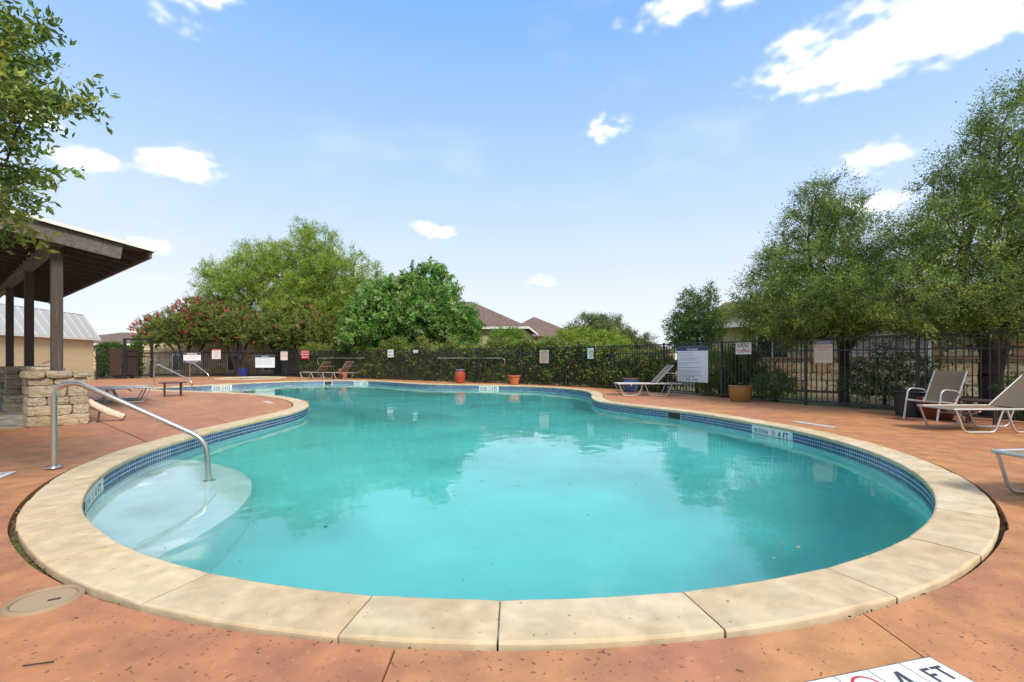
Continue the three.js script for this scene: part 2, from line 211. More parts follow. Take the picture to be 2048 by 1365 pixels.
const pool = new THREE.Group(); pool.name = 'pool'; scene.add(pool); tag(pool, 'free form swimming pool with limestone coping and blue mosaic waterline', 'pool', null, 'structure');
const FLOOR = -1.42;
{
  // basin walls and floor
  const wall = []; const pos = [], idx = [], uv = [];
  outline.forEach((o, i) => { pos.push(o[0], -.03, o[1], o[0] - o[4] * .0, FLOOR, o[1]); uv.push(i * .05, 0, i * .05, 1.3); const a = i * 2, b = ((i + 1) % NS) * 2; idx.push(a, b, a + 1, b, b + 1, a + 1); });
  const g = new THREE.BufferGeometry(); g.setAttribute('position', new THREE.Float32BufferAttribute(pos, 3)); g.setAttribute('uv', new THREE.Float32BufferAttribute(uv, 2)); g.setIndex(idx); g.computeVertexNormals();
  obj('basin_wall', g, M.plaster, pool);
  obj('basin_floor', flat(off(.02), FLOOR), M.plaster, pool);
  // grout bed of the mosaic band and mortar bed under the coping
  const strip = (d0, d1, y0, y1, name, m) => { const p = [], ix = [], u = []; outline.forEach((o, i) => { p.push(o[0] + o[4] * d0, y0, o[1] + o[5] * d0, o[0] + o[4] * d1, y1, o[1] + o[5] * d1); u.push(i * .06, 0, i * .06, .3); const a = i * 2, b = ((i + 1) % NS) * 2; ix.push(a, b, a + 1, b, b + 1, a + 1); }); const q = new THREE.BufferGeometry(); q.setAttribute('position', new THREE.Float32BufferAttribute(p, 3)); q.setAttribute('uv', new THREE.Float32BufferAttribute(u, 2)); q.setIndex(ix); q.computeVertexNormals(); return obj(name, q, m, pool); };
  strip(-.002, -.002, -.03, -.345, 'grout_bed', M.grout);
  strip(.004, .30, .014, .012, 'mortar_bed', M.mortar);
  strip(.30, .30, .014, -.06, 'mortar_edge', M.mortar);
  // shallow entry steps: near left, and the wading end of the far left lobe
  const stepShape = (cx, cz, R, y) => { // the part of the basin inside a circle, pushed a little into the wall
    const hitI = outline.map((o) => Math.hypot(o[0] - cx, o[1] - cz) < R), st = hitI.findIndex((h, i) => h && !hitI[(i + NS - 1) % NS]), run = []; for (let k = 0; k < NS && hitI[(st + k) % NS]; k++) { const o = outline[(st + k) % NS]; run.push([o[0] + o[4] * .02, o[1] + o[5] * .02]); }
    const A = run[run.length - 1], B = run[0]; let a0 = Math.atan2(A[1] - cz, A[0] - cx), a1 = Math.atan2(B[1] - cz, B[0] - cx); const mid = outline.reduce((p, o) => [p[0] + o[0] / NS, p[1] + o[1] / NS], [0, 0]); let best = null; for (const d of [1, -1]) { let e = a1; while ((e - a0) * d <= 0) e += d * Math.PI * 2; const m = (a0 + e) / 2, px = cx + Math.cos(m) * R, pz = cz + Math.sin(m) * R, q = Math.hypot(px - ctr[0], pz - ctr[1]); if (Math.abs(e - a0) < 6.2 && (!best || q < best[1])) best = [e, q]; }
    for (let k = 1; k < 30; k++) { const t = lerp(a0, best[0], k / 30); run.push([cx + Math.cos(t) * R, cz + Math.sin(t) * R]); } return flat(run, y, y - FLOOR - .02); };
  obj('entry_step', stepShape(-5.1, -3.8, 2.62, -.47), M.plasterStep, pool);
  obj('entry_step', stepShape(-5.1, -3.8, 2.3, -.43), M.plasterStep, pool);
  obj('wading_shelf', stepShape(-14.6, -18.9, 3.6, -.55), M.plasterStep, pool);

  // coping stones, each a bevelled slab bent along the edge
  const r = rng(17); let s = nearestS(-.1, -2.2) + .02; const end = s + PL; let n = 0;
  while (s < end - .3) {
    let L = .66 + r() * .34; if (end - s - L < .5) L = end - s;
    const s0 = s + .004, s1 = s + L - .004, w0 = -.012, w1 = .33 + (r() - .5) * .012, h = TOP + (r() - .5) * .004, b = .012, bot = -.03;
    const prof = [[w0 + .004, bot], [w0, bot + .012], [w0, h - b], [w0 + b * .4, h - b * .3], [w0 + b * 1.4, h], [w1 - b, h], [w1 - b * .3, h - b * .3], [w1, h - b], [w1, bot]];
    const k = 7, p = [], u = [], ix = [], wob = r() * 9;
    for (let i = 0; i <= k; i++) { const t = i / k, q = PT(lerp(s0, s1, t)), endc = (i === 0 || i === k) ? .004 : 0; prof.forEach(([d, y], j) => { const dd = d + (j > 5 ? .006 * noise3(wob + t * 2.5, j * .1, 1) : 0), yy = y - (endc && y > h - b * .5 ? endc : 0); p.push(q[0] + q[4] * dd, yy, q[1] + q[5] * dd); u.push(lerp(s0, s1, t) + wob, dd + y); }); }
    const m = prof.length; for (let i = 0; i < k; i++) for (let j = 0; j < m - 1; j++) { const a = i * m + j, c = a + m; ix.push(a, c, a + 1, c, c + 1, a + 1); }
    for (const [i, f] of [[0, 1], [k, 0]]) for (let j = 1; j < m - 1; j++) ix.push(i * m, f ? i * m + j : i * m + j + 1, f ? i * m + j + 1 : i * m + j);
    let g = new THREE.BufferGeometry(); g.setAttribute('position', new THREE.Float32BufferAttribute(p, 3)); g.setAttribute('uv', new THREE.Float32BufferAttribute(u, 2)); g.setIndex(sgn > 0 ? ix : ix.map((_, q) => ix[q - q % 3 + [0, 2, 1][q % 3]])); g = g.toNonIndexed(); g.computeVertexNormals(); 
    obj(n ? 'coping_stone_' + String(n).padStart(3, '0') : 'coping_stone', g, M.coping[Math.floor(r() * 5)], pool); n++; s += L;
  }
  // waterline mosaic: 2 inch tiles in six rows; markers and skimmers interrupt it
  const markers = [['4 FT', nearestS(4.4, -8.0), .84], ['4 FT', nearestS(-3.86, -4.25), .84], ['4 FT', nearestS(-7.9, -24.5), .84], ['5 FT', nearestS(-1.0, -20.2), .84], ['2 FT', nearestS(-12.85, -20.8), .84]];
  const skim = [nearestS(3.62, -10.4), nearestS(-9.6, -24.55)];
  const P = .0508, cols = Math.floor(PL / P), tile = new RoundedBoxGeometry(.0438, .0438, .01, 1, .003), bx = new THREE.BoxGeometry(.0438, .0438, .01), all = [], rest = M.tiles.map(() => []);
  for (let c = 0; c < cols; c++) {
    const sC = c * P, q = PT(sC);
    if (markers.some(([, m, w]) => Math.abs(((sC - m + PL * 1.5) % PL) - PL / 2) < w / 2 + .026)) { for (let row = 3; row < 6; row++) all.push([q, row, 9e9]); continue; }
    const sk = skim.some((m) => Math.abs(((sC - m + PL * 1.5) % PL) - PL / 2) < .2);
    for (let row = sk ? 4 : 0; row < 6; row++) all.push([q, row, row < 3 && q[4] * q[0] + q[5] * q[1] > 0 ? Math.hypot(q[0], q[1]) : 9e9]);
  }
  const big = new Set(all.map((a, i) => [a[2], i]).filter((a) => a[0] < 1e9).sort((a, b) => a[0] - b[0]).slice(0, 300).map((a) => a[1]));
  let tn = 0;
  all.forEach(([q, row], i) => {
    const y = -.031 - .0254 - row * P, ang = Math.atan2(-q[4], -q[5]), x = q[0] + q[4] * .001, z = q[1] + q[5] * .001, v = Math.floor(r() * 5);
    if (big.has(i)) { const m = obj(tn ? 'waterline_tile_' + String(tn).padStart(3, '0') : 'waterline_tile', tile, M.tiles[v], pool); m.position.set(x, y, z); m.rotation.y = ang; tn++; }
    else rest[v].push(bx.clone().rotateY(ang).translate(x, y, z));
  });
  rest.forEach((l, v) => { const m = obj('mosaic_band', merge(l), M.tiles[v], pool); m.userData.kind = 'stuff'; });
  // painted depth markers set into the band: NO DIVING, barred swimmer, depth
  const markTex = {};
  const plate = (txt) => { if (markTex[txt]) return markTex[txt]; const c = document.createElement('canvas'); c.width = 1008; c.height = 180; const x = c.getContext('2d'); x.fillStyle = '#e6e4dc'; x.fillRect(0, 0, 1008, 180); x.strokeStyle = '#b9b6ac'; x.lineWidth = 4; for (let i = 0; i <= 1008; i += 168) { x.beginPath(); x.moveTo(i, 0); x.lineTo(i, 180); x.stroke(); } x.fillStyle = '#22262c'; x.textBaseline = 'middle'; x.font = 'bold 118px sans-serif'; x.save(); x.translate(20, 96); x.scale(.62, 1); x.fillText('NO DIVING', 0, 0); x.restore(); symbol(x, 545, 90, 56); x.font = 'bold 150px sans-serif'; x.fillText(txt, 660, 98); const t = new THREE.CanvasTexture(c); t.colorSpace = THREE.SRGBColorSpace; return markTex[txt] = std([.85, .85, .85], .25, { map: t }); };
  markers.forEach(([txt, m, w], i) => {
    const k = 8, p = [], u = [], ix = []; for (let j = 0; j <= k; j++) { const q = PT(m + (j / k - .5) * w); for (const y of [-.031, -.183]) { p.push(q[0] - q[4] * .009, y, q[1] - q[5] * .009); u.push(1 - j / k, y > -.1 ? 1 : 0); } if (j) { const a = (j - 1) * 2; ix.push(a, a + 2, a + 1, a + 2, a + 3, a + 1); } }
    const g = new THREE.BufferGeometry(); g.setAttribute('position', new THREE.Float32BufferAttribute(p, 3)); g.setAttribute('uv', new THREE.Float32BufferAttribute(u, 2)); g.setIndex(ix); g.computeVertexNormals();
    const o = obj('depth_marker', g, plate(txt), pool); o.userData.label = 'white ceramic marker reading NO DIVING ' + txt;
  });
  skim.forEach((m) => { const q = PT(m), ang = Math.atan2(-q[4], -q[5]); const gr = new THREE.Group(); gr.name = 'skimmer'; pool.add(gr); gr.position.set(q[0] - q[4] * .003, -.125, q[1] - q[5] * .003); gr.rotation.y = ang; obj('skimmer_mouth_shade', merge([box(.4, .19, .004, 0, 0, .003)]), M.dirtAndShade, gr); obj('skimmer_frame', merge([box(.4, .012, .012, 0, .094, 0), box(.012, .19, .012, -.195, 0, 0), box(.012, .19, .012, .195, 0, 0)]), M.trim, gr); });  // mouth is a flat plate, its dark colour paints the shade of an opening
}
function symbol(x, cx, cy, R) { x.save(); x.strokeStyle = '#23272e'; x.fillStyle = '#23272e'; x.lineWidth = R * .16; x.beginPath(); x.moveTo(cx - R * .45, cy + R * .4); x.lineTo(cx + R * .25, cy - R * .25); x.stroke(); x.beginPath(); x.arc(cx + R * .36, cy - R * .1, R * .17, 0, 7); x.fill(); x.strokeStyle = '#c22a2a'; x.lineWidth = R * .17; x.beginPath(); x.arc(cx, cy, R * .9, 0, 7); x.stroke(); x.beginPath(); x.moveTo(cx - R * .62, cy - R * .62); x.lineTo(cx + R * .62, cy + R * .62); x.stroke(); x.restore(); }

// water: one clear body that fills the basin
const water = obj('water', flat(off(.012), WATER, 1.6), new THREE.MeshPhysicalMaterial({ color: 0xffffff, roughness: .02, transmission: 1, thickness: 1, ior: 1.38, attenuationColor: new THREE.Color().setRGB(.63, .983, .97), attenuationDistance: 1.0, bumpMap: rep(rippleTex, .16), bumpScale: .012 }), scene);
tag(water, 'clear turquoise pool water with faint ripples', 'water', null, 'structure');
{ // bits of leaf on the water
  const r = rng(91), g = new THREE.CircleGeometry(1, 5), n = 620, im = new THREE.InstancedMesh(g, std([.5, .5, .5], .8), n), d = new THREE.Object3D(), c = new THREE.Color(); let k = 0;
  const ins = (x, z) => { let q = false; for (let i = 0, j = NS - 1; i < NS; j = i++) { const a = outline[i], b = outline[j]; if ((a[1] > z) !== (b[1] > z) && x < (b[0] - a[0]) * (z - a[1]) / (b[1] - a[1]) + a[0]) q = !q; } return q; };
  while (k < n) { const far = r() < .35, x = far ? -9 + r() * 12 : -4.6 + r() * 9.2, z = far ? -9 - r() * 12 : -2.3 - r() * 8; if (!ins(x, z) || (noise3(x * .5, 7, z * .5) < -.2 && r() < .7)) continue; d.position.set(x, WATER + .003, z); d.rotation.set(-Math.PI / 2 + (r() - .5) * .2, 0, r() * 6.3); const s = (far ? .012 : .005) + r() ** 3 * .014; d.scale.set(s, s * (.3 + r() * .5), 1); d.updateMatrix(); im.setMatrixAt(k, d.matrix); const w = r(); im.setColorAt(k, w < .45 ? c.setRGB(.1, .07, .04) : w < .75 ? c.setRGB(.9, .75, .35) : c.setRGB(.8, .5, .25)); k++; }
  im.name = 'floating_debris'; scene.add(im); tag(im, 'specks of leaf litter floating on the pool water', 'debris', null, 'stuff');
}
{ // dry leaf litter in the gap between coping and deck
  const r = rng(97), g = new THREE.PlaneGeometry(1, .4, 2, 1); g.attributes.position.setZ(1, .2); g.attributes.position.setZ(4, .2); g.computeVertexNormals();
  const n = 2600, im = new THREE.InstancedMesh(g, std([.5, .5, .5], .9), n), d = new THREE.Object3D(), c = new THREE.Color();
  for (let k = 0; k < n; k++) { let s; do { s = r() * PL; } while (noise3(s * .8, 2, 0) < -.1 && r() < .8); const q = PT(s), w = .338 + r() * .03; d.position.set(q[0] + q[4] * w, -.05 + r() * .045, q[1] + q[5] * w); d.rotation.set(r() * 6, r() * 6, r() * 6); d.scale.setScalar(.008 + r() * .02); d.updateMatrix(); im.setMatrixAt(k, d.matrix); const t = r(); im.setColorAt(k, c.setRGB(.12 + t * .25, .07 + t * .15, .04 + t * .07)); }
  im.name = 'leaf_litter'; scene.add(im); tag(im, 'dry leaf litter lodged between the coping and the deck', 'litter', null, 'stuff');
}
{ // tiles let into the deck that read NO DIVING, barred swimmer, 4 FT; the first stands before the front coping
  const face = (draw) => { const c = document.createElement('canvas'); c.width = c.height = 256; const x = c.getContext('2d'); x.fillStyle = '#e9e8e3'; x.fillRect(0, 0, 256, 256); x.fillStyle = '#3a3d42'; x.textAlign = 'center'; x.textBaseline = 'middle'; draw(x); const t = new THREE.CanvasTexture(c); t.colorSpace = THREE.SRGBColorSpace; return std([.85, .85, .85], .3, { map: t }); };
  const F = [face((x) => { x.font = 'bold 120px sans-serif'; x.fillText('NO', 128, 132); }), face((x) => { x.font = 'bold 92px sans-serif'; x.save(); x.translate(128, 132); x.scale(.72, 1); x.fillText('DIVING', 0, 0); x.restore(); }), face((x) => symbol(x, 128, 128, 100)), face((x) => { x.font = 'bold 230px sans-serif'; x.fillText('4', 128, 140); }), face((x) => { x.font = 'bold 170px sans-serif'; x.fillText('FT', 128, 138); })];
  const g = box(.148, .012, .148); { const u = g.attributes.uv; for (let i = 0; i < 24; i++) if (i < 8 || i > 11) u.setXY(i, .02, .02); }
  const put = (x, z, a, label) => { const o = new THREE.Group(); o.name = 'deck_marker'; o.position.set(x, .0, z); o.rotation.y = a; deck.add(o); o.userData.label = label; F.forEach((m, i) => { const t = obj('marker_tile', g, m, o); t.position.set((i - 2) * .153, 0, 0); }); obj('marker_bed', box(.78, .008, .165, 0, -.001, 0), M.mortar, o); };
  const tang = (x, z) => Math.atan2(-(-(x - ctr[0])), (z - ctr[1])) ;   // along the bowl, tops of the letters towards the water
  const place = (ang, R, label) => { const t = ang * Math.PI / 180, x = ctr[0] + Math.sin(t) * R, z = ctr[1] + Math.cos(t) * R; put(x, z, t, label); };
  place(14.0, 5.27, 'white tiles reading NO DIVING 4 FT in front deck slab'); place(105.5, 5.5, 'white tiles reading NO DIVING 4 FT in deck near armchair'); place(-64.5, 5.45, 'white tiles reading NO DIVING 4 FT in deck behind handrail');
  put(-6.45, -12.4, -.9, 'white tiles reading NO DIVING on the deck spit');
}

// ------------------------------------------------------------------ fence, gate and signs
const FP = [[-22.9, -25.9], [-22.2, -26.9], [-21.8, -28.45], [-19.7, -30.0], [-14.4, -30.0], [-7.6, -26.5], [-5.7, -25.3], [-1.55, -22.4], [.42, -21.4], [2.29, -19.7], [3.89, -17.95], [5.14, -15.9], [6.19, -13.86], [7.27, -11.62], [8.49, -9.83], [9.35, -8.2], [10.1, -5.6]];
{
  const FH = 1.65, postG = rbox(.06, FH + .03, .06, 0, (FH + .03) / 2 - .02, 0, .006), capG = rbox(.068, .02, .068, 0, FH + .02, 0, .006), picketG = box(.019, FH - .12, .019, 0, (FH - .12) / 2 + .1, 0);
  const metal = [M.black, std([.028, .026, .026], .55), std([.02, .02, .024], .42)], r = rng(61);
  const beside = ['between the shed and the tall gate', 'holding the wide navy warning sign', 'holding the small rules sign with red heading', 'holding the wide white notice', 'holding the red emergency sign', 'behind the twin chaises', 'behind the tall red planter', 'holding the sign with red lower band', 'holding the tiny white plate', 'behind the fire glazed urn', 'behind the ribbed terracotta pot', 'holding the weathered brown notice', 'holding the narrow white notice sheet', 'behind the blue barrel planter', 'holding the POOL RULES board', 'holding the NO DIVING sign above mustard planter', 'holding the purple headed WARNING sign', 'behind the armchair and side table', 'past the head end of the chaise']; let pn = 0;
  const panel = (a, b) => {
    const L = Math.hypot(b[0] - a[0], b[1] - a[1]), t = thing('fence_panel', 'black metal picket fence panel ' + beside[pn++], 'fence', [a[0], 0, a[1]], Math.atan2(-(b[1] - a[1]), b[0] - a[0]), 'picket fence panels around the deck');
    const m = metal[Math.floor(r() * 3)];
    obj('post', postG, m, t); obj('post_cap', capG, m, t);
    for (const [name, y, h] of [['top_rail', FH - .02, .034], ['upper_rail', FH - .30, .03], ['bottom_rail', .11, .034]]) obj(name, box(L - .06, h, .03, L / 2, y, 0), m, t);
    const n = Math.max(2, Math.round(L / .121)); for (let i = 1; i < n; i++) { const p = obj('picket', picketG, m, t); p.position.x = i * L / n; }
    return t;
  };
  for (let i = 0; i < FP.length - 1; i++) {
    if (i === 1) continue; // the gate
    const a = FP[i], b = FP[i + 1], L = Math.hypot(b[0] - a[0], b[1] - a[1]), n = Math.max(1, Math.round(L / 2.4));
    for (let k = 0; k < n; k++) panel([lerp(a[0], b[0], k / n), lerp(a[1], b[1], k / n)], [lerp(a[0], b[0], (k + 1) / n), lerp(a[1], b[1], (k + 1) / n)]);
  }
  { // tall gate with brown mesh screens
    const a = FP[1], b = FP[2], L = Math.hypot(b[0] - a[0], b[1] - a[1]), g = thing('gate', 'tall black gate frame with brown mesh screens by the shed', 'gate', [a[0], 0, a[1]], Math.atan2(-(b[1] - a[1]), b[0] - a[0]));
    obj('gate_post', rbox(.12, 2.34, .12, .02, 1.15, 0, .01), M.black, g); obj('gate_post', rbox(.12, 2.34, .12, L - .02, 1.15, 0, .01), M.black, g); obj('gate_header', box(L - .16, .08, .06, L / 2, 2.28, 0), M.black, g);
    for (const y of [1.63, 1.3, .12]) obj('gate_rail', box(L - .2, .04, .03, L / 2, y, 0), M.black, g);
    for (let i = 1; i < 12; i++) { const p = obj('picket', picketG, M.black, g); p.position.x = .06 + i * (L - .12) / 12; }
    for (const [x0, x1] of [[-.75, -.1], [.1, .78]]) obj('mesh_screen', box(x1 - x0, 1.55, .02, (x0 + x1) / 2, .98, -.05), M.brown, g);
    obj('latch', box(.06, .12, .1, L - .16, 1.1, .03), M.alu, g);
  }
  // signs hung on the fence
  const sign = (name, label, x, z, a, w, h, yc, draw, W = 512) => { const c = document.createElement('canvas'); c.width = W; c.height = Math.round(W * h / w); const k = c.getContext('2d'); k.textAlign = 'center'; k.textBaseline = 'middle'; draw(k, c.width, c.height); const t = new THREE.CanvasTexture(c); t.colorSpace = THREE.SRGBColorSpace;
    const s = thing(name, label, 'sign', [x + Math.sin(a) * .03, yc, z + Math.cos(a) * .03], a); obj('backing', box(w, h, .004), M.white, s); const f = obj('face', new THREE.PlaneGeometry(w - .006, h - .006), std([.88, .88, .88], .5, { map: t }), s); f.position.z = .0035;
    obj('mount', merge([box(.02, .03, .028, -w * .4, h * .42, -.016), box(.02, .03, .028, w * .4, h * .42, -.016)]), M.black, s); return s; };
  const bg = (k, W, H, c) => { k.fillStyle = c; k.fillRect(0, 0, W, H); }, lines = (k, W, y, list, size, color, lh = 1.25, align = 'center', x0 = W / 2) => { k.fillStyle = color; k.textAlign = align; k.font = 'bold ' + size + 'px sans-serif'; list.forEach((s, i) => k.fillText(s, x0, y + i * size * lh)); };
  const small = ['PERSONS UNDER THE AGE OF 14', 'MUST NOT BE IN THE POOL', 'WITHOUT ADULT SUPERVISION'];
  sign('warning_sign', 'wide navy and white warning sign, no lifeguard, by the crape myrtles', -20.19, -29.64, .64, .9, .66, 1.2, (k, W, H) => { bg(k, W, H, '#ece9e2'); k.fillStyle = '#24364f'; k.fillRect(0, 0, W, H * .22); k.fillRect(0, H * .74, W, H * .26); lines(k, W, H * .11, ['WARNING'], 64, '#e8e8e4'); lines(k, W, H * .36, ['NO LIFEGUARD', 'ON DUTY'], 66, '#c23a30', 1.15); lines(k, W, H * .81, ['PERSONS UNDER 14 MUST NOT', 'SWIM WITHOUT AN ADULT'], 27, '#dcdcd8'); });
  sign('rules_sign', 'small white rules sign with red heading near crape myrtle stems', -18.86, -29.98, 0, .56, .62, 1.44, (k, W, H) => { bg(k, W, H, '#d9d2c8'); k.fillStyle = '#c24848'; k.fillRect(0, 0, W, H * .12); lines(k, W, H * .25, ['POOL SAFETY', 'NO RUNNING', 'NO GLASS', 'SHOWER BEFORE', 'ENTERING', 'NO PETS'], 44, '#8d8078', 1.4); });
  sign('rules_sign', 'wide white notice with navy heading above the blue planter', -15.75, -29.98, 0, 1.24, .78, .97, (k, W, H) => { bg(k, W, H, '#e4e4e2'); k.fillStyle = '#2b3c52'; k.fillRect(0, 0, W, H * .17); lines(k, W, H * .09, ['WARNING'], 40, '#b9c2cc'); lines(k, W, H * .25, ['POOL USE IS AT YOUR OWN RISK'], 24, '#a04a44', 1.2, 'left', 22); lines(k, W, H * .38, ['NO LIFEGUARD ON DUTY AT ANY TIME. CHILDREN', 'MUST BE WITH AN ADULT. NO GLASS OR PETS', 'INSIDE THE FENCE. SHOWER BEFORE ENTERING.', 'NO RUNNING OR ROUGH PLAY ON THE DECK.'], 19, '#75787c', 1.9, 'left', 22); });
  sign('warning_sign', 'faded pink and white warning sign beside the thick tree trunks', -14.52, -29.98, 0, .48, .57, 1.34, (k, W, H) => { bg(k, W, H, '#dcc9bd'); k.fillStyle = '#9a8f98'; k.fillRect(0, 0, W, H * .12); lines(k, W, H * .27, ['NO', 'LIFEGUARD', 'ON DUTY'], 84, '#d0574e', 1.1); });
  sign('emergency_sign', 'red emergency dial 911 sign on the fence', -12.84, -29.18, -.48, .72, .55, 1.41, (k, W, H) => { bg(k, W, H, '#c8211f'); lines(k, W, H * .2, ['IN CASE OF', 'EMERGENCY', 'DIAL 911'], 88, '#f0e6e0', 1.28); });
  sign('no_diving_sign', 'white sign with red lower band on the hedge side fence', -6.67, -25.88, -.56, .46, .42, 1.44, (k, W, H) => { bg(k, W, H, '#e8e6e2'); k.fillStyle = '#c33c35'; lines(k, W, H * .3, ['NO'], 150, '#3d3a3a', 1, 'center', W * .34); symbol(k, W * .72, H * .3, 76); lines(k, W, H * .76, ['DIVING'], 120, '#c33c35'); });
  sign('notice_plate', 'tiny white plate fixed to the fence top', -5.08, -24.85, -.61, .36, .14, 1.54, (k, W, H) => { bg(k, W, H, '#e6e6e2'); lines(k, W, H * .5, ['POOL CLOSES 10 PM'], 46, '#6a6a66'); });
  sign('notice_sign', 'weathered brown lettered notice on the fence before the hedge', 1.42, -20.47, -.74, .5, .57, 1.24, (k, W, H) => { bg(k, W, H, '#cbb398'); lines(k, W, H * .09, ['NOTICE', 'SWIM AT YOUR', 'OWN RISK. NO', 'LIFEGUARD IS', 'ON DUTY. NO', 'GLASS. NO', 'DIVING. NO', 'PETS.'], 58, '#8a4636', 1.16); });
  sign('notice_sign', 'narrow white notice sheet on the fence near the tall chaise', 3.15, -18.74, -.83, .3, .42, 1.36, (k, W, H) => { bg(k, W, H, '#ecebe8'); k.strokeStyle = '#b55'; k.lineWidth = 8; k.beginPath(); k.arc(W / 2, H * .16, 40, 0, 7); k.stroke(); lines(k, W, H * .36, ['NO SMOKING', 'INSIDE THE', 'POOL AREA'], 62, '#8d8d92', 1.3); lines(k, W, H * .74, ['THANK', 'YOU'], 84, '#66707c', 1.2); });
  sign('pool_rules_sign', 'large white POOL RULES board with navy heading on fence', 5.70, -14.79, -1.10, 1.2, 1.12, .98, (k, W, H) => {
    bg(k, W, H, '#e6e6e4'); k.fillStyle = '#2c4360'; k.fillRect(0, 0, W, H * .125); lines(k, W, H * .085, ['POOL RULES'], 62, '#f0f0ee');
    const T = [['MAXIMUM USER LOAD LIMIT 77', .18], ['PETS IN POOL ARE PROHIBITED', .255], ['DO NOT SWIM IF YOU HAVE BEEN ILL WITH', .33], ['DIARRHEA WITHIN THE PAST 2 WEEKS', .385], ['CHANGING DIAPERS WITHIN 6 FEET OF THE', .46], ['POOL IS PROHIBITED', .515], ['GLASS ITEMS NOT ALLOWED IN THE POOL YARD', .6], ['PERSONS UNDER THE AGE OF 14 MUST NOT BE', .68], ['IN THE POOL WITHOUT ADULT SUPERVISION', .735], ['EXTENDED BREATH HOLDING ACTIVITIES ARE', .81], ['DANGEROUS AND ARE PROHIBITED', .86]];
    for (const [s, y] of T) { k.save(); k.translate(36, H * y); k.scale(.86, 1); k.textAlign = 'left'; k.font = 'bold 40px sans-serif'; k.fillStyle = '#7c7d80'; k.fillText(s, 0, 0); k.restore(); }
    lines(k, W, H * .935, ['POOL HOURS'], 32, '#8a8b8d', 1, 'left', 36); lines(k, W, H * .935, ['8AM    11PM'], 66, '#2a2a2e', 1, 'left', 300);
  }, 1024);
  sign('no_diving_sign', 'white sign with red NO DIVING lettering above mustard planter', 6.51, -13.17, -1.12, .5, .33, 1.44, (k, W, H) => { bg(k, W, H, '#ebe9e6'); lines(k, W, H * .28, ['NO'], 130, '#cf3a34', 1, 'center', W * .3); symbol(k, W * .72, H * .28, 66); lines(k, W, H * .74, ['DIVING'], 132, '#cf3a34'); });
  sign('warning_sign', 'upright faded WARNING sign with purple heading by oak trunk', 7.49, -11.28, -.97, .4, .54, 1.32, (k, W, H) => { bg(k, W, H, '#d8c6ae'); k.fillStyle = '#6d6288'; k.fillRect(0, 0, W, H * .17); lines(k, W, H * .09, ['WARNING'], 84, '#d9d4dc'); lines(k, W, H * .3, ['NO LIFEGUARD', 'ON DUTY'], 66, '#cf5560', 1.2); k.font = 'bold 33px sans-serif'; lines(k, W, H * .62, [...small, 'NO RUNNING OR PUSHING'], 30, '#a094a0', 1.7); });
}

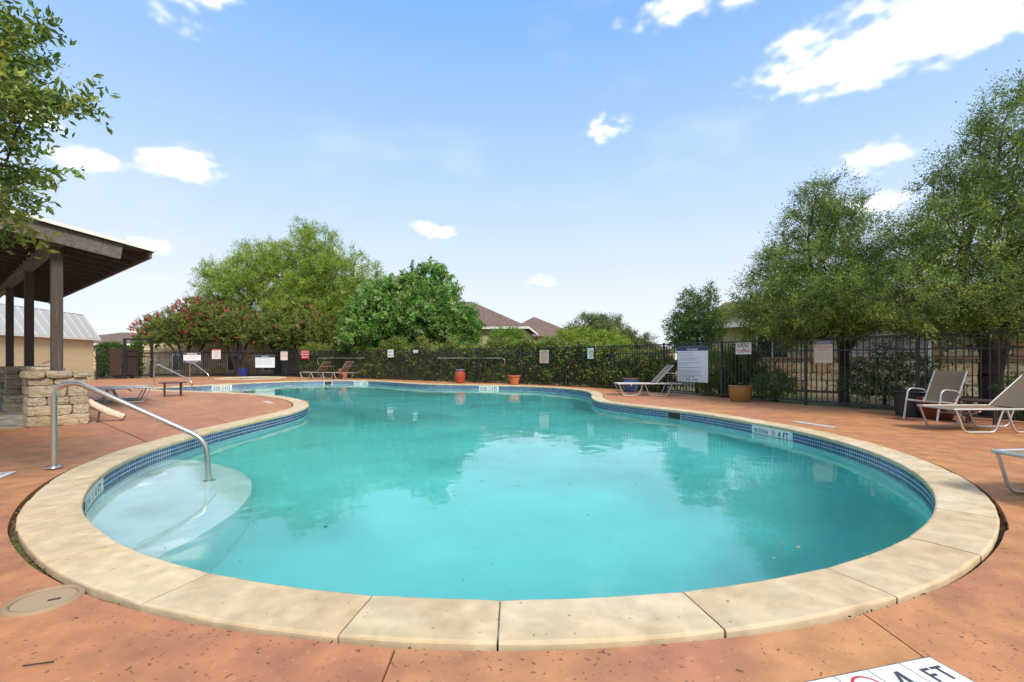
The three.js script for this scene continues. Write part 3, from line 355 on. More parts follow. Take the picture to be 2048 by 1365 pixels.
// ------------------------------------------------------------------ rails, hooks and furniture
{
  const rail = (a, b, label, hi = .91, lo = .18, foot = -.42) => { const t = thing('handrail', label, 'handrail', [a[0], 0, a[1]], Math.atan2(-(b[1] - a[1]), b[0] - a[0])), L = Math.hypot(b[0] - a[0], b[1] - a[1]); obj('rail_tube', pipe([[0, .02, 0], [0, hi - .06, 0], [.19, hi, 0], [L - .03, lo + .06, 0], [L, foot, 0]], .027, .17, 14), M.steel, t); obj('base_flange', lathe([[.03, .0], [.068, .0], [.068, .012], [.055, .026], [.031, .03]], 28).translate(0, .005, 0), M.steel, t); obj('foot_flange', lathe([[.03, 0], [.062, 0], [.062, .01], [.03, .02]], 24).translate(L, foot, 0), M.steel, t); return t; };
  rail([-4.79, -4.91], [-3.40, -5.28], 'curved steel handrail by the entry steps of the near bowl');
  rail([-14.75, -19.35], [-12.9, -18.95], 'steel handrail at the wading end beside the round side table', .92, .2, -.55);
  rail([-17.9, -26.1], [-16.75, -26.0], 'steel handrail at the small wading basin by the crape myrtles', .92, .2, -.3);
  { // small wading basin near the far fence
    const t = thing('wading_basin', 'low pale rimmed wading basin near the far fence', 'basin', [-15.3, 0, -27.6]);
    for (let i = 0; i < 14; i++) { const s = obj('rim_stone', new THREE.TorusGeometry(1.75, .17, 6, 4, Math.PI * 2 / 14 - .012).rotateX(Math.PI / 2).scale(1, .3, 1), M.coping[i % 5], t); s.rotation.y = i / 14 * Math.PI * 2; }
    obj('basin_water', new THREE.CircleGeometry(1.64, 40).rotateX(-Math.PI / 2).translate(0, .008, 0), std([.1, .36, .36], .06), t);
  }
  // rescue hooks on long poles, hung on the fence
  const hook = (a, b, y, flip, label) => { const L = Math.hypot(b[0] - a[0], b[1] - a[1]), t = thing('rescue_hook', label, 'rescue hook', [a[0], y, a[1]], Math.atan2(-(b[1] - a[1]), b[0] - a[0])); obj('pole', pipe([[0, 0, .07], [L, 0, .07]], .017, .01, 8), M.alu, t); const x = flip ? 0 : L, s = flip ? -1 : 1; obj('crook', pipe([[x, 0, .07], [x + s * .12, -.02, .07], [x + s * .2, -.14, .07], [x + s * .18, -.3, .07], [x + s * .07, -.38, .07]], .011, .09, 8), M.alu, t); obj('bracket', merge([box(.03, .06, .06, L * .2, -.01, .035), box(.03, .06, .06, L * .8, -.01, .035)]), M.black, t); };
  hook([-11.65, -28.58], [-8.4, -26.9], 1.19, true, 'pale rescue hook pole above the twin chaises');
  hook([-3.75, -23.93], [-.45, -21.85], 1.18, false, 'pale rescue hook pole above the glazed red urn');

  // sling chaise: foot end at the origin, running along +x; back raised by the angle
  function chaise(label, p, turn, back, group) {
    const t = thing('chaise_lounge', label, 'chaise lounge', p, turn, group), L = 1.96, W = .62, h = .37, x0 = 1.18;
    const flatEnd = back < .1 ? L : x0;
    for (const z of [-W / 2, W / 2]) {
      obj('side_rail', pipe([[0, h, z], [L, h, z]], .017, .02, 8), M.alu, t);
      for (const [a, b] of [[.04, .78], [.84, 1.66]]) obj('leg_loop', pipe([[a, h - .01, z], [a + .13, .018, z], [b - .13, .018, z], [b, h - .01, z]], .0145, .08, 8), M.alu, t);
    }
    obj('end_bar', pipe([[0, h, -W / 2], [0, h, W / 2]], .017, .02, 8), M.alu, t); obj('end_bar', pipe([[L, h, -W / 2], [L, h, W / 2]], .017, .02, 8), M.alu, t);
    obj('cross_brace', pipe([[.42, h - .03, -W / 2], [.42, h - .08, -.2], [.42, h - .08, .2], [.42, h - .03, W / 2]], .012, .05, 6), M.alu, t);
    const sling = (x0, x1) => { const g = new THREE.BoxGeometry(x1 - x0, .006, W - .03, 10, 1, 6); const q = g.attributes.position; for (let i = 0; i < q.count; i++) q.setY(i, q.getY(i) - .018 * (1 - (q.getZ(i) / (W / 2)) ** 2) + .004); g.computeVertexNormals(); return g.translate((x0 + x1) / 2, h, 0); };
    obj('seat_sling', sling(.03, flatEnd - .01), M.sling, t);
    if (back >= .1) { const b = new THREE.Group(); b.name = 'backrest'; b.position.set(x0, h, 0); b.rotation.z = back; t.add(b); const BL = L - x0; obj('back_sling', sling(.02, BL - .02).translate(0, -h, 0), M.sling, b); for (const z of [-W / 2 + .02, W / 2 - .02]) obj('back_rail', pipe([[0, 0, z], [BL, 0, z]], .014, .01, 8), M.alu, b); obj('back_bar', pipe([[BL, 0, -W / 2 + .02], [BL, 0, W / 2 - .02]], .014, .01, 8), M.alu, b); obj('back_prop', merge([pipe([[BL * .6, 0, -W / 2 + .05], [BL * .6 + .32 * Math.sin(back) + .05, -.62 * Math.sin(back) * BL, -W / 2 + .05]], .009, .01, 6), pipe([[BL * .6, 0, W / 2 - .05], [BL * .6 + .32 * Math.sin(back) + .05, -.62 * Math.sin(back) * BL, W / 2 - .05]], .009, .01, 6)]), M.alu, b); }
    return t;
  }
  chaise('beige sling chaise beside the armchair near oak trunk', [6.78, 0, -7.53], .02, .72);
  chaise('beige sling chaise beside the POOL RULES board', [3.28, 0, -14.85], -.02, .82);
  chaise('sling chaise foot end beside the coping, away from the fence', [4.1, 0, -3.66], .12, .6);
  chaise('flat sling chaise next to the stone pier', [-9.9, 0, -12.85], 3.14159 - 2.37 + 3.14159 + .02, 0);
  chaise('flat sling chaise between the stone pier and round table', [-10.42, 0, -13.42], 3.14159 - 2.37 + 3.14159, 0);
  chaise('sling chaise with raised back below the rescue hook', [-12.1, 0, -27.3], -.35, .85, 'twin chaises by the far fence');
  chaise('sling chaise with raised back beside the red planter', [-10.6, 0, -26.75], -.35, .9, 'twin chaises by the far fence');
  { // stacking armchair
    const t = thing('armchair', 'beige sling armchair with pale metal arms near fence', 'chair', [7.72, 0, -8.62], -Math.PI / 2 + .22), W = .56;
    for (const z of [-W / 2, W / 2]) { const f = obj('arm_frame', pipe([[z, .02, .30], [z * 1.02, .57, .20], [z, .60, .08], [z * .98, .56, -.2], [z * .96, .46, -.24]], .016, .09, 10), M.alu, t); obj('rear_leg', pipe([[z * .98, .015, -.34], [z * .96, .37, -.16], [z * .94, .42, -.15]], .015, .08, 10), M.alu, t); obj('side_rail', pipe([[z * .94, .385, .23], [z * .94, .34, -.16], [z * .94, .92, -.42]], .015, .06, 10), M.alu, t); }
    obj('front_bar', pipe([[-W / 2, .375, .24], [W / 2, .375, .24]], .014, .01, 8), M.alu, t); obj('low_bar', pipe([[-W / 2, .16, -.27], [W / 2, .16, -.27]], .011, .01, 8), M.alu, t);
    const pts = [[.25, .388], [.12, .362], [0, .345], [-.11, .338], [-.165, .352], [-.2, .43], [-.28, .62], [-.37, .82], [-.42, .915], [-.45, .925]], pos = [], ix = [], uv = []; let run = 0; pts.forEach(([z, y], i) => { if (i) run += Math.hypot(z - pts[i - 1][0], y - pts[i - 1][1]); for (let k = 0; k <= 6; k++) { const x = (k / 6 - .5) * (W - .05), sag = .012 * (1 - (2 * k / 6 - 1) ** 2); pos.push(x, y - (i < 4 ? sag : 0), z - (i > 4 ? sag : 0)); uv.push(x, run); } if (i) for (let k = 0; k < 6; k++) { const a = (i - 1) * 7 + k, b = a + 7; ix.push(a, a + 1, b, b, a + 1, b + 1); } });
    const g = new THREE.BufferGeometry(); g.setAttribute('position', new THREE.Float32BufferAttribute(pos, 3)); g.setAttribute('uv', new THREE.Float32BufferAttribute(uv, 2)); g.setIndex(ix); g.computeVertexNormals(); obj('sling', g, M.sling, t);
  }
  // low tables
  const table = (label, p, R, h) => { const t = thing('side_table', label, 'table', p, .4); obj('table_top', lathe([[0, h - .025], [R, h - .025], [R + .008, h - .012], [R, h], [0, h]], 36), M.brown, t); for (let i = 0; i < 4; i++) { const a = i * Math.PI / 2 + .5; obj('leg', rbox(.03, h - .02, .03, Math.cos(a) * R * .8, (h - .02) / 2, Math.sin(a) * R * .8, .004), M.brown, t); } };
  table('round dark brown side table beside the wading end', [-10.4, 0, -14.4], .36, .43);
  table('dark brown side table behind the chaise by the oak', [8.35, 0, -8.35], .3, .42);
  // planters
  const pot = (name, label, x, z, prof, mat, rimMat, plant) => { const t = thing(name, label, 'planter', [x, 0, z]); obj('pot', lathe(prof, 40), mat, t); const top = prof[prof.length - 1]; obj('rim', lathe([[top[0] - .03, top[1] - .03], [top[0] + .015, top[1] - .03], [top[0] + .02, top[1] - .01], [top[0] + .01, top[1] + .012], [top[0] - .03, top[1] + .012]], 40), rimMat ?? mat, t); obj('soil', new THREE.CircleGeometry(top[0] - .02, 24).rotateX(-Math.PI / 2).translate(0, top[1] - .03, 0), M.dirtAndShade, t); return t; };
  const glaze = (c, r = .25) => std(c, r);
  pot('planter', 'mustard glazed bowl planter on the deck below NO DIVING sign', 6.2, -12.75, [[0, 0], [.2, 0], [.235, .02], [.285, .2], [.295, .34], [.28, .42]], glaze([.30, .15, .035]));
  { const t = scene.children[scene.children.length - 1]; obj('dead_stump', merge([new THREE.IcosahedronGeometry(.06, 1).translate(.02, .46, 0), new THREE.IcosahedronGeometry(.045, 1).translate(-.05, .44, .03)]), M.dirtAndShade, t); }
  pot('planter', 'red brown glazed planter behind the armchair', 8.15, -9.0, [[0, 0], [.2, 0], [.23, .03], [.31, .22], [.33, .34], [.3, .4]], glaze([.14, .03, .015], .3));
  pot('planter', 'black plastic nursery planter behind the armchair', 8.05, -9.45, [[0, 0], [.25, 0], [.26, .02], [.3, .46], [.32, .5]], glaze([.02, .02, .022], .5));
  pot('planter', 'cobalt blue barrel planter behind the chaise', 4.1, -16.2, [[0, 0], [.2, 0], [.23, .02], [.3, .2], [.3, .36], [.26, .48]], glaze([.02, .06, .14]), glaze([.2, .08, .05], .4));
  pot('planter', 'tall fire glazed red urn with blue lip at the hedge', -2.45, -22.1, [[0, 0], [.17, 0], [.2, .02], [.26, .26], [.25, .48], [.19, .58], [.22, .64]], glaze([.32, .055, .02]), glaze([.12, .2, .24]));
  { // ribbed terracotta pot
    const t = thing('planter', 'ribbed terracotta pot beside the fire glazed urn', 'planter', [.1, 0, -20.9]); const g = lathe([[0, 0], [.17, 0], [.18, .01], [.25, .33], [.25, .36]], 48), q = g.attributes.position; for (let i = 0; i < q.count; i++) { const x = q.getX(i), z = q.getZ(i), R = Math.hypot(x, z); if (R > .1) { const a = Math.atan2(z, x), k = 1 + .045 * Math.sin(a * 24); q.setX(i, x * k); q.setZ(i, z * k); } } g.computeVertexNormals(); obj('pot', g, M.terracotta, t); obj('rim', lathe([[.23, .35], [.28, .35], [.285, .38], [.28, .41], [.23, .41]], 40), M.terracotta, t); obj('soil', new THREE.CircleGeometry(.24, 24).rotateX(-Math.PI / 2).translate(0, .385, 0), M.dirtAndShade, t);
  }
  pot('planter', 'tall terracotta red planter behind the twin chaises', -9.75, -27.1, [[0, 0], [.2, 0], [.22, .02], [.26, .5], [.24, .56]], M.terracotta);
  pot('planter', 'cobalt blue flared planter below the wide notice', -16.9, -29.5, [[0, 0], [.2, 0], [.22, .02], [.3, .42], [.34, .56]], glaze([.015, .03, .16], .2));
  { // peeled log propped on the stone pier
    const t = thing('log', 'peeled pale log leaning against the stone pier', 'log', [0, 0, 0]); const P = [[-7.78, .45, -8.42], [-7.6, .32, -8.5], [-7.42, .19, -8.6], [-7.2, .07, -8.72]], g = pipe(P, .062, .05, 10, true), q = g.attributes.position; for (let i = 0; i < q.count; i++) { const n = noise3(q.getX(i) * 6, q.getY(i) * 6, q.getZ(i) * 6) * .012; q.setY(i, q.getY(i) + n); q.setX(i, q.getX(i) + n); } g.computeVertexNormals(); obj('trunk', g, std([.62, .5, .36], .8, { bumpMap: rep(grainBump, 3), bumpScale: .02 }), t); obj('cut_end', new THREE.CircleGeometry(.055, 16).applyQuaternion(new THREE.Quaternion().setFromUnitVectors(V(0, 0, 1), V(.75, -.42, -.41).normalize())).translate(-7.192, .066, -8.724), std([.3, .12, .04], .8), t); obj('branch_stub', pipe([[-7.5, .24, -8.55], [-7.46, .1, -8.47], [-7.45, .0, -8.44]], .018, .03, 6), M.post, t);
  }
  { // skimmer lid in the deck, front left
    const t = thing('skimmer_lid', 'round tan skimmer lid set in the deck beside the coping', 'lid', [-2.22, 0, -2.23], .5); obj('ring', lathe([[.118, .002], [.118, .012], [.128, .016], [.142, .012], [.146, 0]], 48), std([.3, .2, .11], .7), t); obj('cover', lathe([[0, .006], [.1, .006], [.116, .004]], 48), std([.36, .25, .14], .75), t); obj('finger_slot', box(.045, .004, .014, .04, .007, .02), M.dirtAndShade, t);
  }
  { const t = thing('twig', 'short dry twig lying on the front deck', 'twig', [-1.78, .006, -1.76], .2); obj('stem', pipe([[-.045, 0, 0], [-.01, .003, .004], [.05, 0, -.004]], .0028, .02, 6), M.dirtAndShade, t); }
  { // faucet on the counter behind the pier
    const t = thing('faucet', 'small metal faucet on the stone counter', 'faucet', [-8.55, 1.03, -8.75], .6); obj('spout', pipe([[0, 0, 0], [0, .1, 0], [-.14, .03, 0]], .014, .03, 8), M.steel, t); obj('handle', box(.07, .015, .02, .02, .12, 0), M.steel, t);
  }
}

// ------------------------------------------------------------------ pavilion, shed and houses
// a rough squared stone, a few shapes shared by all walls (unit size, scaled to fit)
const ROCKS = Array.from({ length: 7 }, (_, s) => { const g = new THREE.BoxGeometry(1, 1, 1, 4, 3, 3), q = g.attributes.position; for (let i = 0; i < q.count; i++) { const x = q.getX(i), y = q.getY(i), z = q.getZ(i), e = [x, y, z].filter((v) => Math.abs(v) > .45).length, k = e === 3 ? .90 : e === 2 ? .965 : 1, n = (a) => noise3(x * 2.3 + s * 9 + a, y * 2.3, z * 2.3) * .035; q.setXYZ(i, x * k + n(1), y * k + n(4), z * k + n(7)); } g.computeVertexNormals(); return g; });
function rock(parent, w, h, d, x, y, z, r, mats = M.rocks, name = 'stone') { const m = obj(name, ROCKS[Math.floor(r() * 7)], mats[Math.floor(r() * mats.length)], parent); m.scale.set(w, h, d); m.position.set(x, y, z); m.rotation.set(0, r() < .5 ? Math.PI : 0, 0); return m; }
const vx = .78, vz = .625, ux = .625, uz = -.78, TURN = Math.atan2(-uz, ux);      // u: along the lit pier faces, v: along the row of posts towards the pool
{
  const posts = [[-7.95, -8.2], [-10.9, -10.6], [-13.85, -12.95]], r = rng(141);
  // stone piers (a pier is 0.72 along u, 0.46 along v)
  posts.forEach(([x, z], k) => {
    const t = thing('stone_pier', ['rough limestone pier under the near pavilion post', 'limestone pier under the middle pavilion post', 'limestone pier under the farthest pavilion post'][k], 'pier', [x, 0, z], TURN, 'stone piers of the pavilion');
    const courses = [[.19, [.3, .42]], [.17, [.52, .2]], [.14, [.22, .26, .24]], [.20, [.46, .26]], [.12, [.3, .42]]]; let y = 0;
    courses.forEach(([h, ws], ci) => { const sc = .74 + .06 * (1 - ci / 4), tot = ws.reduce((a, b) => a + b); let px = -sc / 2; ws.forEach((w) => { const W = w / tot * sc; const split = r() < .5; if (split) { rock(t, W - .006, h - .004, .26, px + W / 2, y + h / 2, .115, r); rock(t, W - .006, h - .004, .24, px + W / 2, y + h / 2, -.14, r); } else rock(t, W - .006, h - .004, .5 + .03 * (1 - ci / 4), px + W / 2, y + h / 2, 0, r); px += W; }); y += h; });
    obj('core', box(.62, .9, .4, 0, .45, 0), M.mortar, t);
    let px = -.43; for (const w of [.26, .34, .26]) { rock(t, w - .004, .115, .6, px + w / 2, y + .06, 0, r, M.rocks, 'cap_stone'); px += w; }
  });
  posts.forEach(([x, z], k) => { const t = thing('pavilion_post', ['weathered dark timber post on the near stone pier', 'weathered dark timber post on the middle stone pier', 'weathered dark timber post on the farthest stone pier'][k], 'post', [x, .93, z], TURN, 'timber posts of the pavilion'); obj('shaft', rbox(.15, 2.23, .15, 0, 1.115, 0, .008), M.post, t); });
  { // low stone counter behind the first pier
    const t = thing('stone_counter', 'low limestone counter running between the pavilion piers', 'counter', [-9.6, 0, -9.55], TURN + Math.PI / 2); let y = 0; for (const h of [.2, .18, .2, .18, .14]) { let x = -1.25; while (x < 1.2) { const w = Math.min(.28 + r() * .3, 1.25 - x); rock(t, w - .005, h - .004, .3, x + w / 2, y + h / 2, 0, r); x += w; } y += h; } let x = -1.3; while (x < 1.25) { const w = Math.min(.5, 1.3 - x); rock(t, w - .004, .09, .42, x + w / 2, y + .045, 0, r, M.rocks, 'cap_stone'); x += w; }
  }
  { // the roof: low slope from the eave (towards the pool) up to the ridge side
    const t = thing('pavilion_roof', 'weathered timber pavilion roof with metal edge and exposed rafters', 'roof', [-7.95, 0, -8.2], TURN), S = .155, hi = (a) => 3.40 - S * a;   // local x = u (down slope), local z = across; +z is v turned: towards the camera end
    const zN = .42, zF = -11.4, xe = 1.22, xr = -4.2, slope = Math.atan(S), Ls = (xe - xr) / Math.cos(slope), mid = (xe + xr) / 2;
    const incl = (w, h, d, x, yy, z) => new THREE.BoxGeometry(w, h, d).rotateZ(-slope).translate(x, yy, z);
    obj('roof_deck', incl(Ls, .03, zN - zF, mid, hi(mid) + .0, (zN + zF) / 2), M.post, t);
    obj('metal_sheet', incl(Ls + .1, .02, zN - zF + .1, mid + .03, hi(mid) + .032, (zN + zF) / 2), M.metalRoof, t);
    obj('metal_edge', merge([incl(Ls + .1, .06, .012, mid + .03, hi(mid) + .0, zN + .05), box(.012, .055, zN - zF + .1, xe + .085, hi(xe) + .0, (zN + zF) / 2)]), M.trim, t);
    obj('barge_beam', merge([incl(Ls - .42, .27, .07, mid - .2, hi(mid - .2) - .17, zN - .06)]), M.wood, t);
    obj('fascia_board', box(.04, .15, zN - zF - .02, xe + .02, hi(xe) - .08, (zN + zF) / 2), M.wood, t);
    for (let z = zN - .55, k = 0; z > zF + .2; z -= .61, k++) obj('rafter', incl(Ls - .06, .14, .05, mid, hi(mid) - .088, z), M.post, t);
    for (const x of [0]) obj('post_beam', rbox(.15, .24, zN - zF - .5, x, 3.16 + .06 - .0, (zN + zF) / 2 - .05, .008), M.wood, t);
    obj('inner_beam', rbox(.15, .24, zN - zF - .5, -3.4, 3.72, (zN + zF) / 2, .008), M.wood, t);
  }
  // pavilion floor and the club house wall behind it
  const fl = obj('pavilion_floor', flat([[-8.3, -7.75], [-7.62, -8.55], [-16.8, -15.95], [-21, -10.7], [-11.8, -3.4]], .006, .05), std([.5, .42, .32], .85, { map: rep(grainBump, .6) }), scene); tag(fl, 'plain grey concrete floor under the pavilion', 'floor', null, 'structure');
  const cw = thing('clubhouse', 'cream stucco clubhouse wall behind the pavilion posts', 'building', [-15.3, 0, -13.9], .35); obj('wall', box(7, 3.3, .3, -3.5, 1.65, 0), M.stucco, cw); obj('corner_trim', box(.12, 3.3, .34, -.04, 1.65, 0), M.trim, cw); obj('gutter', pipe([[-1.2, 2.95, .25], [-.25, 2.95, .25], [0, 2.9, .25], [.02, 2.75, .25]], .05, .08, 10), M.white, cw);
}
{ // shed with a steep standing seam metal roof
  const a = [-20.75, -18.6], b = [-22.05, -24.75], L = Math.hypot(b[0] - a[0], b[1] - a[1]), t = thing('shed', 'cream stucco shed with pale standing seam metal roof', 'building', [a[0], 0, a[1]], Math.atan2(-(b[1] - a[1]), b[0] - a[0]));   // local x runs along the wall, -z is behind
  obj('wall', merge([box(L, 2.25, .2, L / 2, 1.125, -.1), box(.2, 2.25, 3, L - .1, 1.125, -1.7), box(.2, 2.25, 3, .1, 1.125, -1.7)]), M.stucco, t);
  const rise = 1.2, run = .72, ang = Math.atan2(rise, run), sl = Math.hypot(rise, run) + .16, inc = (w, h, x, o) => new THREE.BoxGeometry(w, h, sl).translate(0, o, -sl / 2 + .16).rotateX(ang).translate(x, 2.24, .12);
  obj('roof_sheet', inc(L + .5, .03, L / 2, 0), M.metalRoof, t);
  for (let k = 0; k <= 11; k++) obj('seam', inc(.025, .035, -.22 + k * (L + .44) / 11, .03), M.metalRoof, t);
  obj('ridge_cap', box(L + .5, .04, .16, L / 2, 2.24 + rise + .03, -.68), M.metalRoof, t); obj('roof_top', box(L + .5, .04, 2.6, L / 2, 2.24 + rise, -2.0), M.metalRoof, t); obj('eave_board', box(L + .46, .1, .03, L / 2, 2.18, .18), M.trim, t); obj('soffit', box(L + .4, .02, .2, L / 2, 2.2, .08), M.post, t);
}
{ // houses beyond the fence
  const r = rng(171), house = (name, label, x, z, a) => thing(name, label, 'house', [x, 0, z], a);
  // walls of coursed limestone: individual stones in front of a plain core
  const pale = [[1, .97, .9], [.95, .82, .62], [1.05, 1.0, .94], [.92, .7, .46], [.98, .92, .82]].map((c, i) => std(c.map((v) => v * .98), .9, { map: rep(rockTex, .9, .9, i * .19, i * .31), bumpMap: rep(grainBump, 2), bumpScale: .01 }));
  const stones = (parent, x0, x1, y0, y1, z, sz, max = 300) => { let y = y0, n = 0; while (y < y1 - .05) { const h = Math.min(sz * (.55 + r() * .7), y1 - y); let x = x0; while (x < x1 - .03) { const w = Math.min(sz * (.8 + r() * 1.5), x1 - x); if (n++ < max) { const m = rock(parent, w - .012, h - .012, .12, x + w / 2, y + h / 2, z, r, pale); m.position.z += (r() - .5) * .02; } x += w; } y += h; } };
  const hip = (w, d, h, over, y) => { const W = w / 2 + over, D = d / 2 + over, k = Math.max(0, W - D), P = [[-W, y, D], [W, y, D], [W, y, -D], [-W, y, -D], [-k, y + h, 0], [k, y + h, 0]], F = [[0, 1, 5], [0, 5, 4], [2, 3, 4], [2, 4, 5], [1, 2, 5], [3, 0, 4]], pos = [], uv = []; for (const f of F) { const n = V(...P[f[1]]).sub(V(...P[f[0]])).cross(V(...P[f[2]]).sub(V(...P[f[0]]))).normalize(), e = Math.abs(n.z) > Math.abs(n.x); for (const i of f) { pos.push(...P[i]); uv.push(e ? P[i][0] : P[i][2], P[i][1] * 1.8); } } const g = new THREE.BufferGeometry(); g.setAttribute('position', new THREE.Float32BufferAttribute(pos, 3)); g.setAttribute('uv', new THREE.Float32BufferAttribute(uv, 2)); g.computeVertexNormals(); return g; };
  const gable = (w, d, h, over, y) => { const W = w / 2 + over, D = d / 2 + over, P = [[-W, y, D], [W, y, D], [W, y, -D], [-W, y, -D], [-W, y + h, 0], [W, y + h, 0]], F = [[0, 1, 5], [0, 5, 4], [2, 3, 4], [2, 4, 5]], pos = [], uv = []; for (const f of F) for (const i of f) { pos.push(...P[i]); uv.push(P[i][0], P[i][1] * 1.8); } const g = new THREE.BufferGeometry(); g.setAttribute('position', new THREE.Float32BufferAttribute(pos, 3)); g.setAttribute('uv', new THREE.Float32BufferAttribute(uv, 2)); g.computeVertexNormals(); return g; };
  const win = (p, x, y, z, w, h) => { const g = new THREE.Group(); g.name = 'window'; g.position.set(x, y, z); p.add(g); obj('pane', box(w, h, .03, 0, 0, 0), M.glassDark, g); obj('frame', merge([box(w + .12, .06, .08, 0, h / 2 + .03, .01), box(w + .12, .06, .08, 0, -h / 2 - .03, .01), box(.06, h, .08, -w / 2 - .03, 0, .01), box(.06, h, .08, w / 2 + .03, 0, .01), box(.03, h, .05, 0, 0, .02)]), M.trim, g); };
  { // hip roofed stone house above the hedge
    const t = house('stone_house', 'stone house with brown shingle hip roof above the hedge', -4.2, -38, -.12), w = 11, d = 9; obj('wall', box(w, 3.3, d, 0, 1.65, 0), pale[0], t); stones(t, -1.2, w / 2, .9, 3.3, d / 2 + .02, .42, 200); obj('roof', hip(w, d, 2.4, .5, 3.35), M.shingle, t); obj('eave_board', merge([box(w + 1, .16, .03, 0, 3.3, d / 2 + .5), box(.03, .16, d + 1, w / 2 + .5, 3.3, 0)]), M.trim, t); obj('vent_light', box(.16, .2, .12, 2.3, 2.85, d / 2 + .1), M.brown, t); win(t, -1.9, 1.7, d / 2 + .04, 1.1, 1.3);
  }
  { const t = house('stone_house', 'smaller brown hip roof house behind the stone house', 2.2, -47, .1); obj('wall', box(7, 3.2, 7, 0, 1.6, 0), pale[1], t); obj('roof', hip(7, 7, 2.15, .5, 3.2), M.shingle, t); win(t, -1, 1.6, 3.53, 1.1, 1.3); }
  { const t = house('stone_house', 'distant brown roofed house seen past the pale shrubs', 15.5, -58, 0); obj('wall', box(7, 2.3, 6, 0, 1.15, 0), pale[3], t); obj('roof', hip(5.5, 6, 1.4, .5, 2.2), M.shingle, t); }
  { // left house behind the crape myrtles
    const t = house('stone_house', 'long cream stone house behind the crape myrtles', -19.8, -39, .1), w = 15; obj('wall', box(w, 3.1, 8, 0, 1.55, 0), pale[0], t); stones(t, -w / 2, w / 2, .05, 1.55, 4.03, .5, 170); obj('brick_ledge', box(w, .09, .2, 0, 1.62, 4.06), std([.3, .16, .1], .9), t); for (const x of [-5.0, -1.2, 1.3, 5.2]) win(t, x, .85, 4.12, .85, 1.1); obj('roof', gable(w, 8, 1.4, .5, 3.1), M.shingle, t); obj('gable_wall', merge([box(.1, .8, 4, -w / 2, 3.4, 0)]), pale[0], t); obj('fascia', box(w + 1, .18, .04, 0, 3.08, 4.5), M.trim, t);
  }
  { const t = house('stone_house', 'brown roofed house behind the shed and gate', -36, -44, .3); obj('wall', box(9, 2.4, 8, 0, 1.2, 0), pale[1], t); obj('roof', hip(9, 8, 1.2, .5, 2.4), M.shingle, t); obj('fascia', box(10, .16, .04, 0, 2.36, 4.5), M.trim, t); }
  { // right house close behind the oaks
    const a = [8.0, -19.6], b = [16.6, -11.4], L = Math.hypot(b[0] - a[0], b[1] - a[1]), t = house('stone_house', 'ochre limestone house close behind the oaks', a[0], a[1], Math.atan2(-(b[1] - a[1]), b[0] - a[0]));
    obj('wall', box(L, 2.5, .3, L / 2, 1.25, -.2), M.stucco, t); obj('side_wall', box(.3, 2.5, 7, .15, 1.25, -3.7), M.stucco, t); stones(t, 0, L, .02, 1.12, .02, .34, 300); obj('brick_ledge', box(L, .08, .2, L / 2, 1.17, .03), std([.3, .16, .1], .9), t); stones(t, 5.2, L, 1.22, 2.45, .0, .42, 120);
    obj('roof', gable(L, 7.4, 1.35, .45, 2.5).translate(L / 2, 0, -3.7), M.shingle, t); obj('fascia', box(L + .9, .18, .04, L / 2, 2.47, .46), M.trim, t);
    { const sh = new THREE.Shape([new THREE.Vector2(-3.9, 0), new THREE.Vector2(3.9, 0), new THREE.Vector2(0, 1.3)]); obj('gable_wall', new THREE.ExtrudeGeometry(sh, { depth: .12, bevelEnabled: false }).rotateY(-Math.PI / 2).translate(.1, 2.5, -3.7), M.stucco, t); obj('gable_trim', merge([bar([-.46, 2.5, .3], [-.46, 3.85, -3.7], .05, .18), bar([-.46, 2.5, -7.7], [-.46, 3.85, -3.7], .05, .18)]), M.white, t); }
    { const g = new THREE.Group(); g.name = 'garage_door'; g.position.set(6.0, 0, .1); t.add(g); for (let i = 0; i < 4; i++) obj('door_panel', rbox(2.0, .42, .05, 0, .24 + i * .44, 0, .01), std([.42, .35, .3], .6), g); obj('door_trim', merge([box(.12, 1.95, .1, -1.08, .97, 0), box(.12, 1.95, .1, 1.08, .97, 0), box(2.3, .14, .1, 0, 1.98, 0)]), M.trim, g); }
    win(t, 2.6, 1.75, .0, 1.0, 1.1);
  }
}

// ------------------------------------------------------------------ plants
function leafGeo(L, W, fold = .18) { const g = new THREE.BufferGeometry(), z = W * fold; g.setAttribute('position', new THREE.Float32BufferAttribute([0, 0, 0, -W / 2, L * .5, z, 0, L * .55, 0, 0, 0, 0, 0, L * .55, 0, W / 2, L * .5, z, -W / 2, L * .5, z, 0, L, -z, 0, L * .55, 0, 0, L * .55, 0, 0, L, -z, W / 2, L * .5, z], 3)); return g; }
// a spray of leaves along short twigs, growing along +y
function spray(seed, { n = 28, len = .3, L = .05, W = .025, spread = .9, droop = 0, twigs = 3 }) {
  const r = rng(seed), out = [], lf = leafGeo(L, W), q = new THREE.Quaternion(), m = new THREE.Matrix4(), e = new THREE.Euler();
  for (let k = 0; k < twigs; k++) { const td = V((r() - .5) * spread, 1, (r() - .5) * spread).normalize();
    for (let i = 0; i < n / twigs; i++) { const t = (.12 + .88 * (i + r()) / (n / twigs)) * len * (.7 + .3 * r()), p = td.clone().multiplyScalar(t); p.y -= droop * t * t / len; const a = r() * 6.283, side = V(Math.cos(a), .5 + r() * .5 - droop, Math.sin(a)).normalize(); q.setFromUnitVectors(V(0, 1, 0), side); const tw = new THREE.Quaternion().setFromAxisAngle(side, r() * 6.283); q.premultiply(tw); const s = .7 + r() * .55; out.push(lf.clone().applyMatrix4(m.compose(p, q, V(s, s, s)))); } }
  const g = mergeGeometries(out); g.computeVertexNormals(); return g;
}
